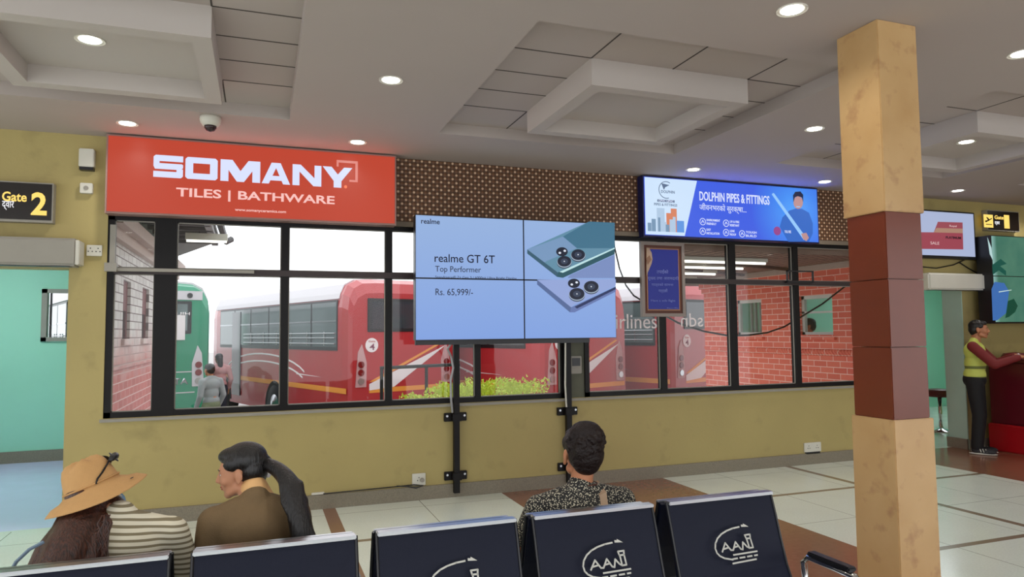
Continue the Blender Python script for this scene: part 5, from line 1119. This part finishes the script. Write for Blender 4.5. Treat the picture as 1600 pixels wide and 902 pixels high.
# --- standing people
def standing(label, base, face, mats, s=1.0, vest=None, arms=None, hair='short', skin=None, sleeve='long'):
    root = thing('person', base, label, 'person'); B = V(*base); Rz = Matrix.Rotation(face, 4, 'Z'); sk_ = skin or m_skin2
    def W(x_, y_, z_): return B+(Rz @ V(x_*s, y_*s, z_*s)).to_3d()
    T = Matrix.Translation(W(0, 0.06, 1.55)) @ Rz
    body, top, legs = MB(), MB(), MB(); hs = 1.0*s
    head_shapes(body, T, hs); body.cap(W(0, 0.01, 1.38), 0.058*s, W(0, 0.03, 1.49), 0.05*s); body.chain([W(0, -0.02, 0.95), W(0, 0, 1.15), W(0, 0, 1.33)], [0.11*s, 0.1*s, 0.09*s])
    Rm = Rz.to_3x3()
    top.ell(W(0, -0.01, 0.98), (0.165*s, 0.125*s, 0.12*s), Rm).ell(W(0, 0, 1.12), (0.155*s, 0.12*s, 0.16*s), Rm).ell(W(0, 0, 1.28), (0.18*s, 0.12*s, 0.13*s), Rm)
    top.chain([W(-.17, 0, 1.34), W(-.06, 0, 1.39), W(.06, 0, 1.39), W(.17, 0, 1.34)], [0.055*s]*4); top.cap(W(0, 0, 1.38), 0.062*s, W(0, .01, 1.42), 0.055*s)
    legs.ell(W(0, -0.015, 0.92), (0.17*s, 0.13*s, 0.12*s), Rm)
    for q in (-1, 1):
        El, Wr, hd = arms[q] if arms else ((q*0.25, -0.03, 1.08), (q*0.24, 0.10, 0.86), (0, 0.2, -1))
        S_ = W(q*0.19, 0, 1.34); El = W(*El); Wr = W(*Wr); hd = (Rz @ V(*hd)).to_3d()
        body.chain([S_, El, Wr], [0.045*s, 0.037*s, 0.026*s]); hand_shapes(body, Wr, hd, V(0, 0, 1) if abs(hd.normalized().z) < 0.7 else (Rz @ V(q, 0, 0)).to_3d(), -q, s, 0.6)
        if sleeve == 'long': top_s = (top if vest is None else None)
        sl = top if vest is None else legs_dummy
        (top if vest is None else sl).chain([S_, El, El.lerp(Wr, 0.9 if sleeve == 'long' else 0.0)] if sleeve == 'long' else [S_, S_.lerp(El, 0.6)], [0.064*s, 0.055*s, 0.042*s][: 3 if sleeve == 'long' else 2])
        hipp, Kn, An = W(q*0.09, -0.01, 0.88), W(q*0.10, 0.02, 0.48), W(q*0.10, -0.02, 0.09)
        body.chain([hipp, Kn, An, W(q*0.10, 0.0, 0.06)], [0.07*s, 0.05*s, 0.035*s, 0.035*s]); legs.chain([hipp, Kn, An], [0.098*s, 0.074*s, 0.062*s])
        sh_ = MB().ell(W(q*0.105, -0.02, 0.05), (0.045*s, 0.06*s, 0.045*s), Rm).ell(W(q*0.11, 0.09, 0.04), (0.048*s, 0.10*s, 0.036*s), Rm)
        so = organic('shoe', sh_, mats[2], root, 0.009*s, 2)
        MB().ell(W(q*0.107, 0.045, 0.012), (0.052*s, 0.15*s, 0.013*s), Rm).build('sole', m_white, so, True)
        for k in range(3): MB().tube([W(q*(0.107+0.046), 0.03+0.03*k, 0.035), W(q*(0.107+0.030), 0.015+0.03*k, 0.075)], 0.005*s, 6).build('stripe', m_white, so)
    organic('body', body, sk_, root, 0.007*s, 3)
    if vest is None: organic('top', top, mats[0], root, 0.011*s, 6)
    else:
        organic('vest', top, vest, root, 0.011*s, 6); organic('sleeves', legs_dummy, mats[0], root, 0.009*s, 4)
    organic('trousers', legs, mats[1], root, 0.011*s, 5); face_bits(T, hs, root)
    hh_ = MB(); hair_cap(hh_, T, hs*0.99)
    if hair == 'long': hh_.chain([T @ V(0, -0.09, 0.0), T @ V(0, -0.11, -0.12), T @ V(0, -0.10, -0.25)], [0.06*s, 0.06*s, 0.04*s])
    organic('hair', hh_, m_hairb, root, 0.007*s, 2)
    return root
legs_dummy = MB()
m_hiviz = mat('hi_vis_vest', srgb(206, 216, 96), 0.7); t = m_hiviz.node_tree; b = t.nodes['Principled BSDF']; v, X, Y, Z = xyz(t)
bnd = M(t, 'MAXIMUM', near(t, Z, 1.06, 0.035), near(t, Z, 0.93, 0.035))
t.links.new(mixc(t, bnd, srgb(206, 216, 104), srgb(120, 130, 70)), b.inputs['Base Color'])
m_maroon = mat('maroon_shirt', srgb(116, 26, 26), 0.7, var=0.1, scale=20)
standing('man in yellow hi-vis vest and maroon shirt leaning on the dark red counter', (8.40, 6.30, 0), radians(-148), (m_maroon, m_blackcloth, mat('dark_trainer', srgb(40, 40, 44), 0.6)), 0.985, vest=m_hiviz,
         arms={-1: ((-0.24, 0.20, 1.12), (-0.10, 0.42, 1.225), (0.5, 0.9, -0.1)), 1: ((0.26, 0.22, 1.12), (0.12, 0.47, 1.215), (-0.3, 0.95, -0.05))})
standing('person with pale pink top and jeans standing by the door of the red bus', (-0.83, 17.0, GZ), radians(20), (mat('pale_pink_top', srgb(206, 150, 150), 0.8), m_jeans, m_dark), 0.98, hair='long')
standing('person in grey speckled shirt standing behind the green coach', (-0.78, 13.3, GZ), radians(40), (mat('grey_speckled_shirt', srgb(150, 156, 156), 0.8, var=0.4, scale=120), mat('olive_trousers', srgb(120, 130, 100), 0.8), m_dark), 0.93)
hd = MB(); TT = headT(V(8.05, 7.95, 1.58), radians(60)); head_shapes(hd, TT, 1.0); hd.cap(TT @ V(0, -0.02, -0.05), 0.05, V(8.08, 7.95, 1.36), 0.055); hd.chain([V(8.1, 7.8, 1.33), V(8.1, 8.1, 1.33)], [0.07, 0.07]); hd.ell(V(8.12, 7.95, 1.15), (0.11, 0.19, 0.24)).cap(V(8.12, 7.87, 0.9), 0.08, V(8.12, 7.87, 0.1), 0.05).cap(V(8.12, 8.03, 0.9), 0.08, V(8.12, 8.03, 0.1), 0.05).ell(V(8.12, 7.95, 0.95), (0.11, 0.17, 0.12))
hr = thing('person', (8.08, 7.95, 0), 'dark haired person seen through the nearer window of the right brick wing', 'person')
organic('body', hd, m_skin2, hr, 0.008, 2); h = MB(); hair_cap(h, TT, 1.05); organic('hair', h, m_hairb, hr, 0.008, 2)
hr.location = (8.33, 9.0, 0.02)
for o_ in list(bpy.data.objects):
    if o_.type == 'EMPTY': o_.hide_render = False
